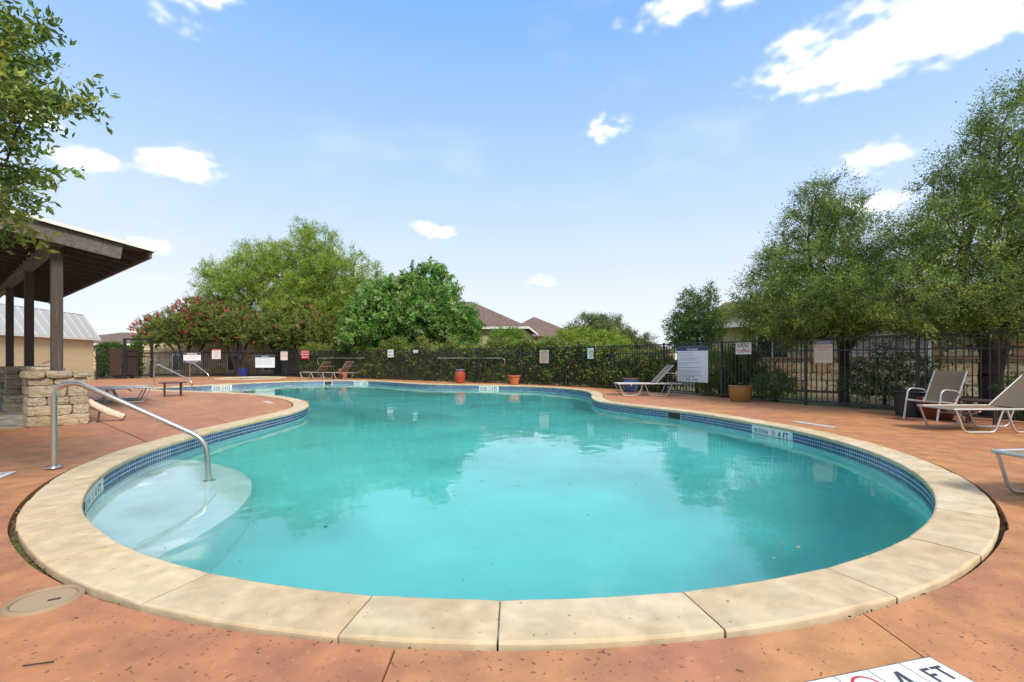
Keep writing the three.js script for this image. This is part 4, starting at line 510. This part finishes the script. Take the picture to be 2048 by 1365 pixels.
function colonize(attr, chain, step, kill, iter, r, up = .05) {
  const N = chain.map(([p, par]) => ({ p: V(...p), par, kids: 0 })), A = attr.map((p) => ({ p, d: 1e9, n: -1 }));
  const upd = (from) => { for (const a of A) for (let i = from; i < N.length; i++) { const d = a.p.distanceToSquared(N[i].p); if (d < a.d) { a.d = d; a.n = i; } } };
  upd(0); let live = A;
  for (let it = 0; it < iter && live.length; it++) {
    const acc = new Map(); for (const a of live) { const v = a.p.clone().sub(N[a.n].p).normalize(); if (acc.has(a.n)) acc.get(a.n).add(v); else acc.set(a.n, v); }
    const from = N.length; for (const [i, v] of acc) { if (N[i].kids > 3) continue; v.normalize(); v.x += (r() - .5) * .35; v.y += (r() - .5) * .3 + up; v.z += (r() - .5) * .35; v.normalize(); N.push({ p: N[i].p.clone().addScaledVector(v, step), par: i, kids: 0 }); N[i].kids++; }
    if (N.length === from) break; for (const a of live) for (let i = from; i < N.length; i++) { const d = a.p.distanceToSquared(N[i].p); if (d < a.d) { a.d = d; a.n = i; } }
    live = live.filter((a) => a.d > kill * kill); if (N.length > 9000) break;
  }
  return N;
}
function branches(N, rTip, rRoot, minR, sides = 6) {
  const raw = N.map(() => 0), kids = N.map(() => 0); N.forEach((n) => { if (n.par >= 0) kids[n.par]++; });
  for (let i = N.length - 1; i >= 0; i--) { if (!kids[i]) raw[i] = rTip ** 2.3; if (N[i].par >= 0) raw[N[i].par] += raw[i]; }
  const top = Math.max(...raw) ** (1 / 2.3), e = Math.log(rRoot / rTip) / Math.max(.01, Math.log(top / rTip)), R = raw.map((x) => rTip * (x ** (1 / 2.3) / rTip) ** e), list = [];
  N.forEach((n, i) => { if (n.par < 0 || R[i] < minR) return; const a = N[n.par].p, b = n.p, L = a.distanceTo(b), ra = Math.min(R[n.par], R[i] * 1.6); const g = new THREE.CylinderGeometry(R[i], ra, L * 1.04, R[i] > .06 ? sides + 3 : sides, 1, true); g.applyQuaternion(new THREE.Quaternion().setFromUnitVectors(V(0, 1, 0), b.clone().sub(a).normalize())).translate((a.x + b.x) / 2, (a.y + b.y) / 2, (a.z + b.z) / 2); list.push(g); });
  return { geo: merge(list), R, kids };
}
// points spread through a lumpy crown made of ellipsoids [x, y, z, rx, ry, rz]
function crownPts(ells, n, r, hollow = .35, clump = .9, thr = -.25, lay = 1.3) { const out = [], tot = ells.reduce((a, e) => a + e[3] * e[4] * e[5], 0); let guard = 0; while (out.length < n && guard++ < n * 60) { let k = r() * tot, e = ells[0]; for (const x of ells) { k -= x[3] * x[4] * x[5]; if (k <= 0) { e = x; break; } } const d = V(r() * 2 - 1, r() * 2 - 1, r() * 2 - 1), l = d.length(); if (l > 1 || l < hollow * r()) continue; const wob = 1 + .22 * noise3(d.x * 2 + e[0], d.y * 2, d.z * 2 + e[2]); const p = V(e[0] + d.x * e[3] * wob, e[1] + d.y * e[4] * wob, e[2] + d.z * e[5] * wob); if (noise3(p.x * clump, p.y * clump * lay, p.z * clump) < thr) continue; out.push(p); } return out; }
function instances(name, geo, mat, list, parent, tints, r, size = 1) { const im = new THREE.InstancedMesh(geo, mat, list.length), d = new THREE.Object3D(), c = new THREE.Color(); list.forEach(([p, dir], i) => { d.position.copy(p); d.quaternion.setFromUnitVectors(V(0, 1, 0), dir); d.rotateY(r() * 6.283); const s = size * (.75 + r() * .5); d.scale.set(s, s, s); d.updateMatrix(); im.setMatrixAt(i, d.matrix); const t = tints[Math.floor(r() * tints.length)], k = .8 + r() * .4; im.setColorAt(i, c.setRGB(t[0] * k, t[1] * k, t[2] * k)); }); im.name = name; im.castShadow = im.receiveShadow = true; im.userData.kind = 'stuff'; parent.add(im); return im; }
function tree(name, label, cat, base, opt) {
  const { seed, ells, n, trunk, r0, rTip = .006, step = .25, spr, per = 2, tints, mat, bark = M.bark, droop = 0, hollow = .35, clump, thr, size = 1, group, minR = .006, up, out = .6, maxR = .02 } = opt, r = rng(seed), t = thing(name, label, cat, base, 0, group);
  const chain = []; for (const path of trunk) { let par = -1; path.forEach((p, i) => { if (i === 0) { par = chain.length; chain.push([p, -1]); return; } const a = path[i - 1], L = Math.hypot(p[0] - a[0], p[1] - a[1], p[2] - a[2]), k = Math.max(1, Math.round(L / (step * 1.2))); for (let j = 1; j <= k; j++) { chain.push([[lerp(a[0], p[0], j / k) + (r() - .5) * .02, lerp(a[1], p[1], j / k), lerp(a[2], p[2], j / k) + (r() - .5) * .02], par]); par = chain.length - 1; } }); }
  const N = colonize(crownPts(ells, n, r, hollow, clump, thr, opt.lay), chain, step, step * .95, 200, r, up), B = branches(N, rTip, r0, minR); obj('trunk', B.geo, bark, t);
  const tips = []; N.forEach((q, i) => { if (q.par < 0 || B.R[i] > maxR) return; const dir = q.p.clone().sub(N[q.par].p).normalize(); for (let k = 0; k < per; k++) { const d = dir.clone().multiplyScalar(out).add(V((r() - .5) * 1.3, (r() - .5) * 1.1 + .15 - droop, (r() - .5) * 1.3)).normalize(); tips.push([q.p.clone().add(V((r() - .5) * step, (r() - .5) * step, (r() - .5) * step)), d]); } });
  spr.forEach((g, k) => instances('crown', g, mat, tips.filter((_, i) => i % spr.length === k), t, tints, r, size)); return t;
}
const oakMat = leafMat([1, 1, 1], .3), softMat = leafMat([1, 1, 1], .42);
{
  const oakSpr = [spray(1, { n: 40, len: .36, L: .046, W: .019, spread: 1.1, twigs: 4 }), spray(2, { n: 44, len: .44, L: .042, W: .018, spread: 1.3, twigs: 5 })];
  const oakT = [[.15, .225, .045], [.12, .185, .04], [.20, .275, .055], [.31, .36, .07], [.10, .155, .035]];
  tree('oak_tree', 'large live oak leaning over the fence behind the armchair', 'tree', [10.15, 0, -9.95], { seed: 301, n: 3000, step: .2, r0: .2, trunk: [[[0, -.1, 0], [-.02, .8, .0], [.1, 1.5, .05], [.3, 2.2, .1]], [[.02, 1.1, 0], [-.35, 1.8, .2], [-.9, 2.5, .3]]], ells: [[-.7, 2.45, .3, 2.6, .95, 2.2], [0, 3.6, .2, 2.3, .95, 2.0], [.5, 4.9, 0, 1.65, .95, 1.6], [.7, 6.1, 0, 1.0, 1.05, 1.1], [2.4, 3.4, .4, 2.0, 1.4, 2.0]], lay: 2.4, spr: oakSpr, per: 4, tints: oakT, mat: oakMat, up: .02, thr: -.15, clump: 1.0 });
  tree('oak_tree', 'smaller live oak behind the fence beside the WARNING sign', 'tree', [8.75, 0, -12.4], { seed: 302, n: 1700, step: .18, r0: .13, trunk: [[[0, -.1, 0], [.03, .9, 0], [-.06, 1.6, .05], [-.2, 2.3, .1]], [[0, 1.15, 0], [.4, 1.7, -.1], [.7, 2.3, 0]]], ells: [[-1.1, 2.4, .2, 1.85, .95, 1.6], [-.8, 3.5, .1, 1.5, .85, 1.3], [-.55, 4.6, 0, 1.0, .8, .95], [-.55, 5.4, 0, .5, .6, .5], [.5, 2.9, 0, .9, 1.0, 1.0]], lay: 2.4, spr: oakSpr, per: 4, tints: oakT, mat: oakMat, up: .06, thr: -.2, clump: 1.0 });
  { // the oak whose boughs hang into the picture from the left; its trunk stands beside the camera
    const nearSpr = [spray(3, { n: 32, len: .2, L: .05, W: .019, spread: 1.2, twigs: 4 }), spray(4, { n: 28, len: .24, L: .056, W: .022, spread: 1, twigs: 3 })];
    tree('oak_tree', 'live oak with low boughs overhanging the pavilion roof', 'tree', [-6.6, 0, -2.3], { seed: 303, n: 1500, step: .11, r0: .2, rTip: .003, minR: .0025, maxR: .0075, trunk: [[[0, -.1, 0], [.1, 1.6, .0], [.5, 2.7, -.3], [1.3, 3.3, -.6], [2.3, 3.45, -.75]], [[.5, 2.7, -.3], [1.2, 2.75, -.7], [2.2, 2.55, -.9]], [[.1, 1.6, 0], [-.5, 2.9, .4], [-.8, 4, .6]]], ells: [[2.65, 3.0, -.75, 1.0, .5, .6], [2.15, 3.6, -.7, 1.0, .45, .7], [2.75, 2.32, -.95, .66, .26, .4], [2.1, 2.4, -.9, .7, .3, .4], [.6, 4.2, .2, 1.6, 1.0, 1.6]], spr: nearSpr, per: 4, tints: oakT, mat: oakMat, up: -.02, thr: -.2, clump: 2.4, hollow: 0 });
  }
  // willow-like trees behind the far fence
  const wil = [spray(5, { n: 40, len: .8, L: .15, W: .032, spread: .9, droop: .25, twigs: 4 }), spray(6, { n: 40, len: .7, L: .13, W: .03, spread: 1.3, droop: .1, twigs: 5 })], wilT = [[.27, .37, .05], [.33, .43, .06], [.21, .31, .045], [.40, .48, .08], [.24, .34, .055]];
  tree('willow_tree', 'broad feathery light green tree behind the crape myrtles', 'tree', [-17.0, 0, -34], { seed: 311, n: 1800, step: .36, r0: .32, rTip: .012, minR: .014, maxR: .05, trunk: [[[0, -.1, 0], [.1, 2, 0], [.3, 3.5, .1]], [[.1, 1.6, 0], [-1, 3.4, .3]], [[.1, 1.8, 0], [1.4, 3.6, 0]]], ells: [[-1.0, 6.5, 0, 4.0, 2.6, 3], [-3, 5.2, .5, 2.4, 2, 2.2], [2.4, 5.2, .6, 3, 2.2, 2.6], [0, 8.2, 0, 2.7, 1.5, 2.2], [3.6, 3.9, .8, 2.2, 1.6, 2], [-3.8, 3.9, .6, 1.8, 1.6, 1.8]], spr: wil, per: 4, tints: wilT, mat: softMat, droop: .15, thr: -.08, clump: .62 });
  tree('willow_tree', 'tallest feathery green tree rising behind the twin chaises', 'tree', [-12.4, 0, -32.5], { seed: 312, n: 1400, step: .36, r0: .3, rTip: .012, minR: .014, maxR: .05, trunk: [[[0, -.1, 0], [-.2, 2, 0], [-.3, 4, .1]], [[-.1, 1.2, 0], [.6, 3.2, .2]]], ells: [[-.6, 6.2, 0, 2.6, 2.3, 2.4], [-1.3, 8.9, 0, 1.5, 1.7, 1.5], [.3, 7.9, 0, 1.2, 1.2, 1.2], [1.6, 6.3, 0, 2.2, 1.9, 2], [1.9, 4.3, .4, 2.2, 1.6, 2], [-1.6, 4.4, .6, 2, 1.5, 1.8]], spr: wil, per: 4, tints: wilT, mat: softMat, droop: .15, thr: -.08, clump: .62 });
  // crape myrtles with red flower heads
  const cr = [spray(7, { n: 36, len: .42, L: .085, W: .042, spread: 1.2, twigs: 4 })], crT = [[.17, .23, .045], [.22, .26, .055], [.13, .18, .04], [.26, .28, .06]];
  const flower = (() => { const r = rng(8), out = [], g = new THREE.IcosahedronGeometry(.035, 0); for (let i = 0; i < 26; i++) { const y = r(), a = r() * 6.3, R = .09 * (1 - y * .7); out.push(g.clone().scale(.7 + r() * .6, .6 + r() * .5, .7 + r() * .6).translate(Math.cos(a) * R * r(), y * .3, Math.sin(a) * R * r())); } const m = mergeGeometries(out); m.computeVertexNormals(); return m; })();
  const crape = (label, x, z, seed, ells, nf, stems, hue) => { const t = tree('crape_myrtle', label, 'tree', [x, 0, z], { seed, n: 900, step: .25, r0: .075, rTip: .008, minR: .008, maxR: .03, trunk: stems, ells, spr: cr, per: 3, tints: crT, mat: softMat, bark: M.barkPale, thr: -.3, clump: .8, group: 'crape myrtles along the far fence' }); const r = rng(seed + 5), list = []; let guard = 0; while (list.length < nf && guard++ < 9000) { const e = ells[Math.floor(r() * ells.length)], d = V(r() * 2 - 1, r() * 1.6 - .5, r() * 2 - 1).normalize(), p = V(e[0] + d.x * e[3], e[1] + d.y * e[4], e[2] + d.z * e[5]); if (ells.some((f) => f !== e && ((p.x - f[0]) / f[3]) ** 2 + ((p.y - f[1]) / f[4]) ** 2 + ((p.z - f[2]) / f[5]) ** 2 < .75)) continue; list.push([p, d.add(V(0, .6, 0)).normalize()]); } instances('flower_heads', flower, leafMat([1, 1, 1], .2), list, t, hue, r, .72); return t; };
  const stems = (s) => { const r = rng(s), o = []; for (let i = 0; i < 5; i++) { const a = i * 1.26 + r(), d = .5 + r() * .6; o.push([[Math.cos(a) * .06, -.1, Math.sin(a) * .06], [Math.cos(a) * d * .35, .9, Math.sin(a) * d * .35], [Math.cos(a) * d, 2.1, Math.sin(a) * d]]); } return o; };
  crape('crape myrtle covered in red flower heads beside the gate', -22.2, -31.9, 321, [[0, 3.2, 0, 2.4, 1.3, 2], [1.6, 3.9, 0, 1.6, 1.2, 1.5], [-1.7, 2.9, .2, 1.4, .9, 1.4], [.6, 4.4, 0, 1.1, .8, 1.1]], 230, stems(1), [[.62, .04, .07], [.66, .08, .11], [.5, .04, .08], [.55, .12, .13]]);
  crape('crape myrtle with few flowers between the notice signs', -18.4, -31.4, 322, [[.2, 3.3, 0, 2.0, 1.2, 1.7], [-1.0, 3.5, 0, 1.4, 1.0, 1.3], [1.4, 3.0, .2, 1.3, 1, 1.3]], 46, stems(2), [[.7, .12, .16], [.6, .08, .12]]);
  crape('crape myrtle with scattered pink flowers near the emergency sign', -14.1, -31.2, 323, [[-.4, 3.1, .1, 2.0, 1.3, 1.7], [1.3, 2.9, .2, 1.7, 1.1, 1.5], [0, 4.0, 0, 1.3, .8, 1.2]], 50, stems(3), [[.7, .2, .22], [.6, .1, .15]]);
  // vine smothered tree in the middle
  const vine = [spray(9, { n: 40, len: .6, L: .12, W: .06, spread: 1.2, droop: .35, twigs: 4 }), spray(10, { n: 44, len: .75, L: .1, W: .05, spread: .8, droop: .5, twigs: 3 })];
  tree('vine_tree', 'dense bright green tree smothered in trailing vines', 'tree', [-6.0, 0, -28.6], { seed: 331, n: 1700, step: .3, r0: .25, rTip: .012, minR: .014, maxR: .06, trunk: [[[0, -.1, 0], [.1, 1.4, 0], [.2, 2.6, 0]], [[.1, 1.0, 0], [-.9, 2.4, .1]], [[.1, 1.0, 0], [1.1, 2.4, .1]]], ells: [[-.3, 3.6, .3, 3.5, 1.7, 2.4], [.2, 5.0, 0, 2.5, 1.5, 2], [1.0, 6.2, 0, 1.3, .95, 1.2], [-1.7, 4.6, .2, 1.9, 1.3, 1.7], [2.4, 3.2, .4, 1.9, 1.5, 1.8], [-2.6, 2.7, .5, 1.7, 1.2, 1.6]], spr: vine, per: 4, tints: [[.12, .25, .04], [.16, .32, .05], [.21, .38, .07], [.1, .2, .035], [.38, .5, .2], [.26, .42, .08]], mat: softMat, droop: .5, thr: -.35, clump: .8 });
  // shrubs and small trees past the fence
  const sh = [spray(12, { n: 36, len: .4, L: .075, W: .035, spread: 1.3, twigs: 5 })];
  const shrub = (label, x, z, ells, seed, tints, nA = 260, cat = 'shrub', r0 = .04, size = 1, per = 3) => tree('shrub', label, cat, [x, 0, z], { seed, n: nA * 2, step: .17, r0, rTip: .006, minR: .007, maxR: .03, trunk: [[[0, -.1, 0], [.03, .5, 0]], [[.03, -.1, .04], [-.15, .5, .05]]], ells, spr: sh, per, tints, mat: softMat, thr: -.4, size });
  const lime = [[.28, .36, .04], [.34, .42, .05], [.2, .3, .04]], grey = [[.2, .24, .08], [.16, .2, .07], [.25, .28, .1]], deep = [[.12, .18, .035], [.16, .23, .045], [.09, .14, .03]];
  shrub('airy grey green shrub rising behind the fence notices', 5.2, -27.5, [[0, 2.2, 0, 2.2, 1.2, 1.6], [-1.4, 2.0, 0, 1.4, 1.1, 1.2], [1.8, 1.7, 0, 1.5, 1.0, 1.2], [0, 3.1, 0, 1.2, .7, 1]], 341, grey, 420);
  shrub('bright lime shrub above the hedge beside the house', 3.2, -24.2, [[0, 1.6, 0, 1.7, .9, 1.1], [1.6, 1.7, 0, 1.3, .8, 1]], 342, lime, 300);
  shrub('rounded green shrub against the stone house wall', -.2, -25.6, [[0, 1.8, 0, 1.0, 1.0, .9], [.7, 1.5, 0, .8, .7, .7]], 343, [[.16, .28, .04], [.2, .33, .05]], 240);
  tree('pear_tree', 'slender upright young tree behind the POOL RULES board', 'tree', [6.45, 0, -16.4], { seed: 344, n: 600, step: .15, r0: .05, rTip: .005, minR: .006, maxR: .02, trunk: [[[0, -.1, 0], [0, 1.2, 0], [.05, 2.4, 0]]], ells: [[-.25, 2.0, 0, .75, .9, .7], [.35, 2.3, 0, .62, .9, .6], [-.15, 2.95, 0, .4, .7, .4], [.45, 3.1, 0, .2, .75, .2]], spr: sh, per: 3, tints: [[.11, .19, .045], [.15, .24, .06], [.09, .15, .04]], mat: softMat, thr: -.35, clump: 1.5, size: .75, up: .2 });
  shrub('leafy dark shrub at the fence near the smaller oak', 9.2, -11.6, [[0, .75, 0, .8, .7, .6], [-.7, .6, .3, .6, .55, .5], [.7, .7, 0, .6, .6, .5]], 345, deep, 120, 'shrub', .03, .7, 2);
  shrub('low green plant at the stone house foot', 7.35, -13.1, [[0, .35, 0, .5, .4, .45]], 346, [[.15, .25, .05], [.2, .3, .06]], 120, 'shrub', .02, .7);
  shrub('lime green plant behind the POOL RULES board', 6.75, -15.3, [[0, .4, 0, .7, .5, .5], [.1, .9, -.5, .6, .5, .4]], 347, lime, 170, 'shrub', .02, .8);
  shrub('dark shrub between the board and the mustard planter', 7.2, -14.5, [[0, .8, 0, .55, .8, .5]], 348, deep, 170, 'shrub', .02, .8);
  shrub('green shrub at the fence end behind the chaise', 10.1, -8.9, [[0, .35, 0, .6, .4, .5]], 349, deep, 120, 'shrub', .02, .7);
  // hedges along the fence
  const hd = [spray(13, { n: 34, len: .34, L: .075, W: .045, spread: 1.5, twigs: 5 })];
  const hedge = (label, pts, h, n, seed, tints, wdt = .5) => { const t = thing('hedge', label, 'hedge', [0, 0, 0], 0, null), r = rng(seed), list = []; let tot = 0; const segs = pts.slice(1).map((b, i) => { const a = pts[i], L = Math.hypot(b[0] - a[0], b[1] - a[1]); tot += L; return [a, b, L]; }); for (let k = 0; k < n; k++) { let s = r() * tot, g = segs[0]; for (const q of segs) { if (s < q[2]) { g = q; break; } s -= q[2]; } const [a, b, L] = g, tx = (b[0] - a[0]) / L, tz = (b[1] - a[1]) / L, x = a[0] + tx * s, z = a[1] + tz * s, H = h * (.95 + .22 * noise3(x * .7, 0, z * .7)), y = r() ** .8 * H, front = r() < .62 ? .5 - r() * .3 : (r() - .5), o = front * wdt * (1 + .25 * noise3(x, y * 1.3, z)); const nx = -tz, nz = tx; const sideZ = nx * 0 + nz > 0 ? 1 : -1; list.push([V(x + nx * o * sideZ, Math.max(.04, y), z + nz * o * sideZ), V((r() - .5) + nx * sideZ * .5, .3 + r() * .6 - (r() < .3 ? .8 : 0), (r() - .5) + nz * sideZ * .5).normalize()]); } instances('foliage', hd[0], softMat, list, t, tints, r); const st = []; for (const [a, b, L] of segs) for (let s = .2; s < L; s += .45) { const x = lerp(a[0], b[0], s / L), z = lerp(a[1], b[1], s / L); st.push(pipe([[x, -.06, z], [x + (r() - .5) * .2, h * .4, z + (r() - .5) * .15], [x + (r() - .5) * .4, h * .85, z + (r() - .5) * .2]], .012, .1, 5, false)); } obj('stems', merge(st), M.bark, t); return t; };
  const hT = [[.19, .27, .05], [.24, .32, .055], [.13, .19, .04], [.31, .36, .07], [.29, .24, .08]];
  hedge('tall dense hedge filling the fence behind the twin chaises', [[-13.2, -30.2], [-7.9, -27.4], [-5.7, -26.1]], 1.95, 3400, 351, hT, .8);
  hedge('dense vine hedge behind the fence at the fire glazed urn', [[-5.7, -26.1], [-1.35, -23.1], [.6, -22.1]], 1.9, 3400, 352, hT, .8);
  hedge('vine hedge behind the fence at the brown notice', [[.6, -22.1], [2.6, -20.3], [4.3, -18.4]], 1.75, 3000, 353, [...hT, [.2, .27, .04]], .8);
  hedge('loose hedge behind the fence beside the chaise', [[4.3, -18.4], [5.6, -16.2]], 1.2, 1300, 354, [...hT, [.24, .3, .05]], .7);
  hedge('clipped dark hedge between the shed and the gate', [[-24.2, -27.6], [-22.6, -28.6]], 1.95, 1300, 355, [[.09, .17, .03], [.12, .2, .035]], .8);
}

renderer.render(scene, camera);
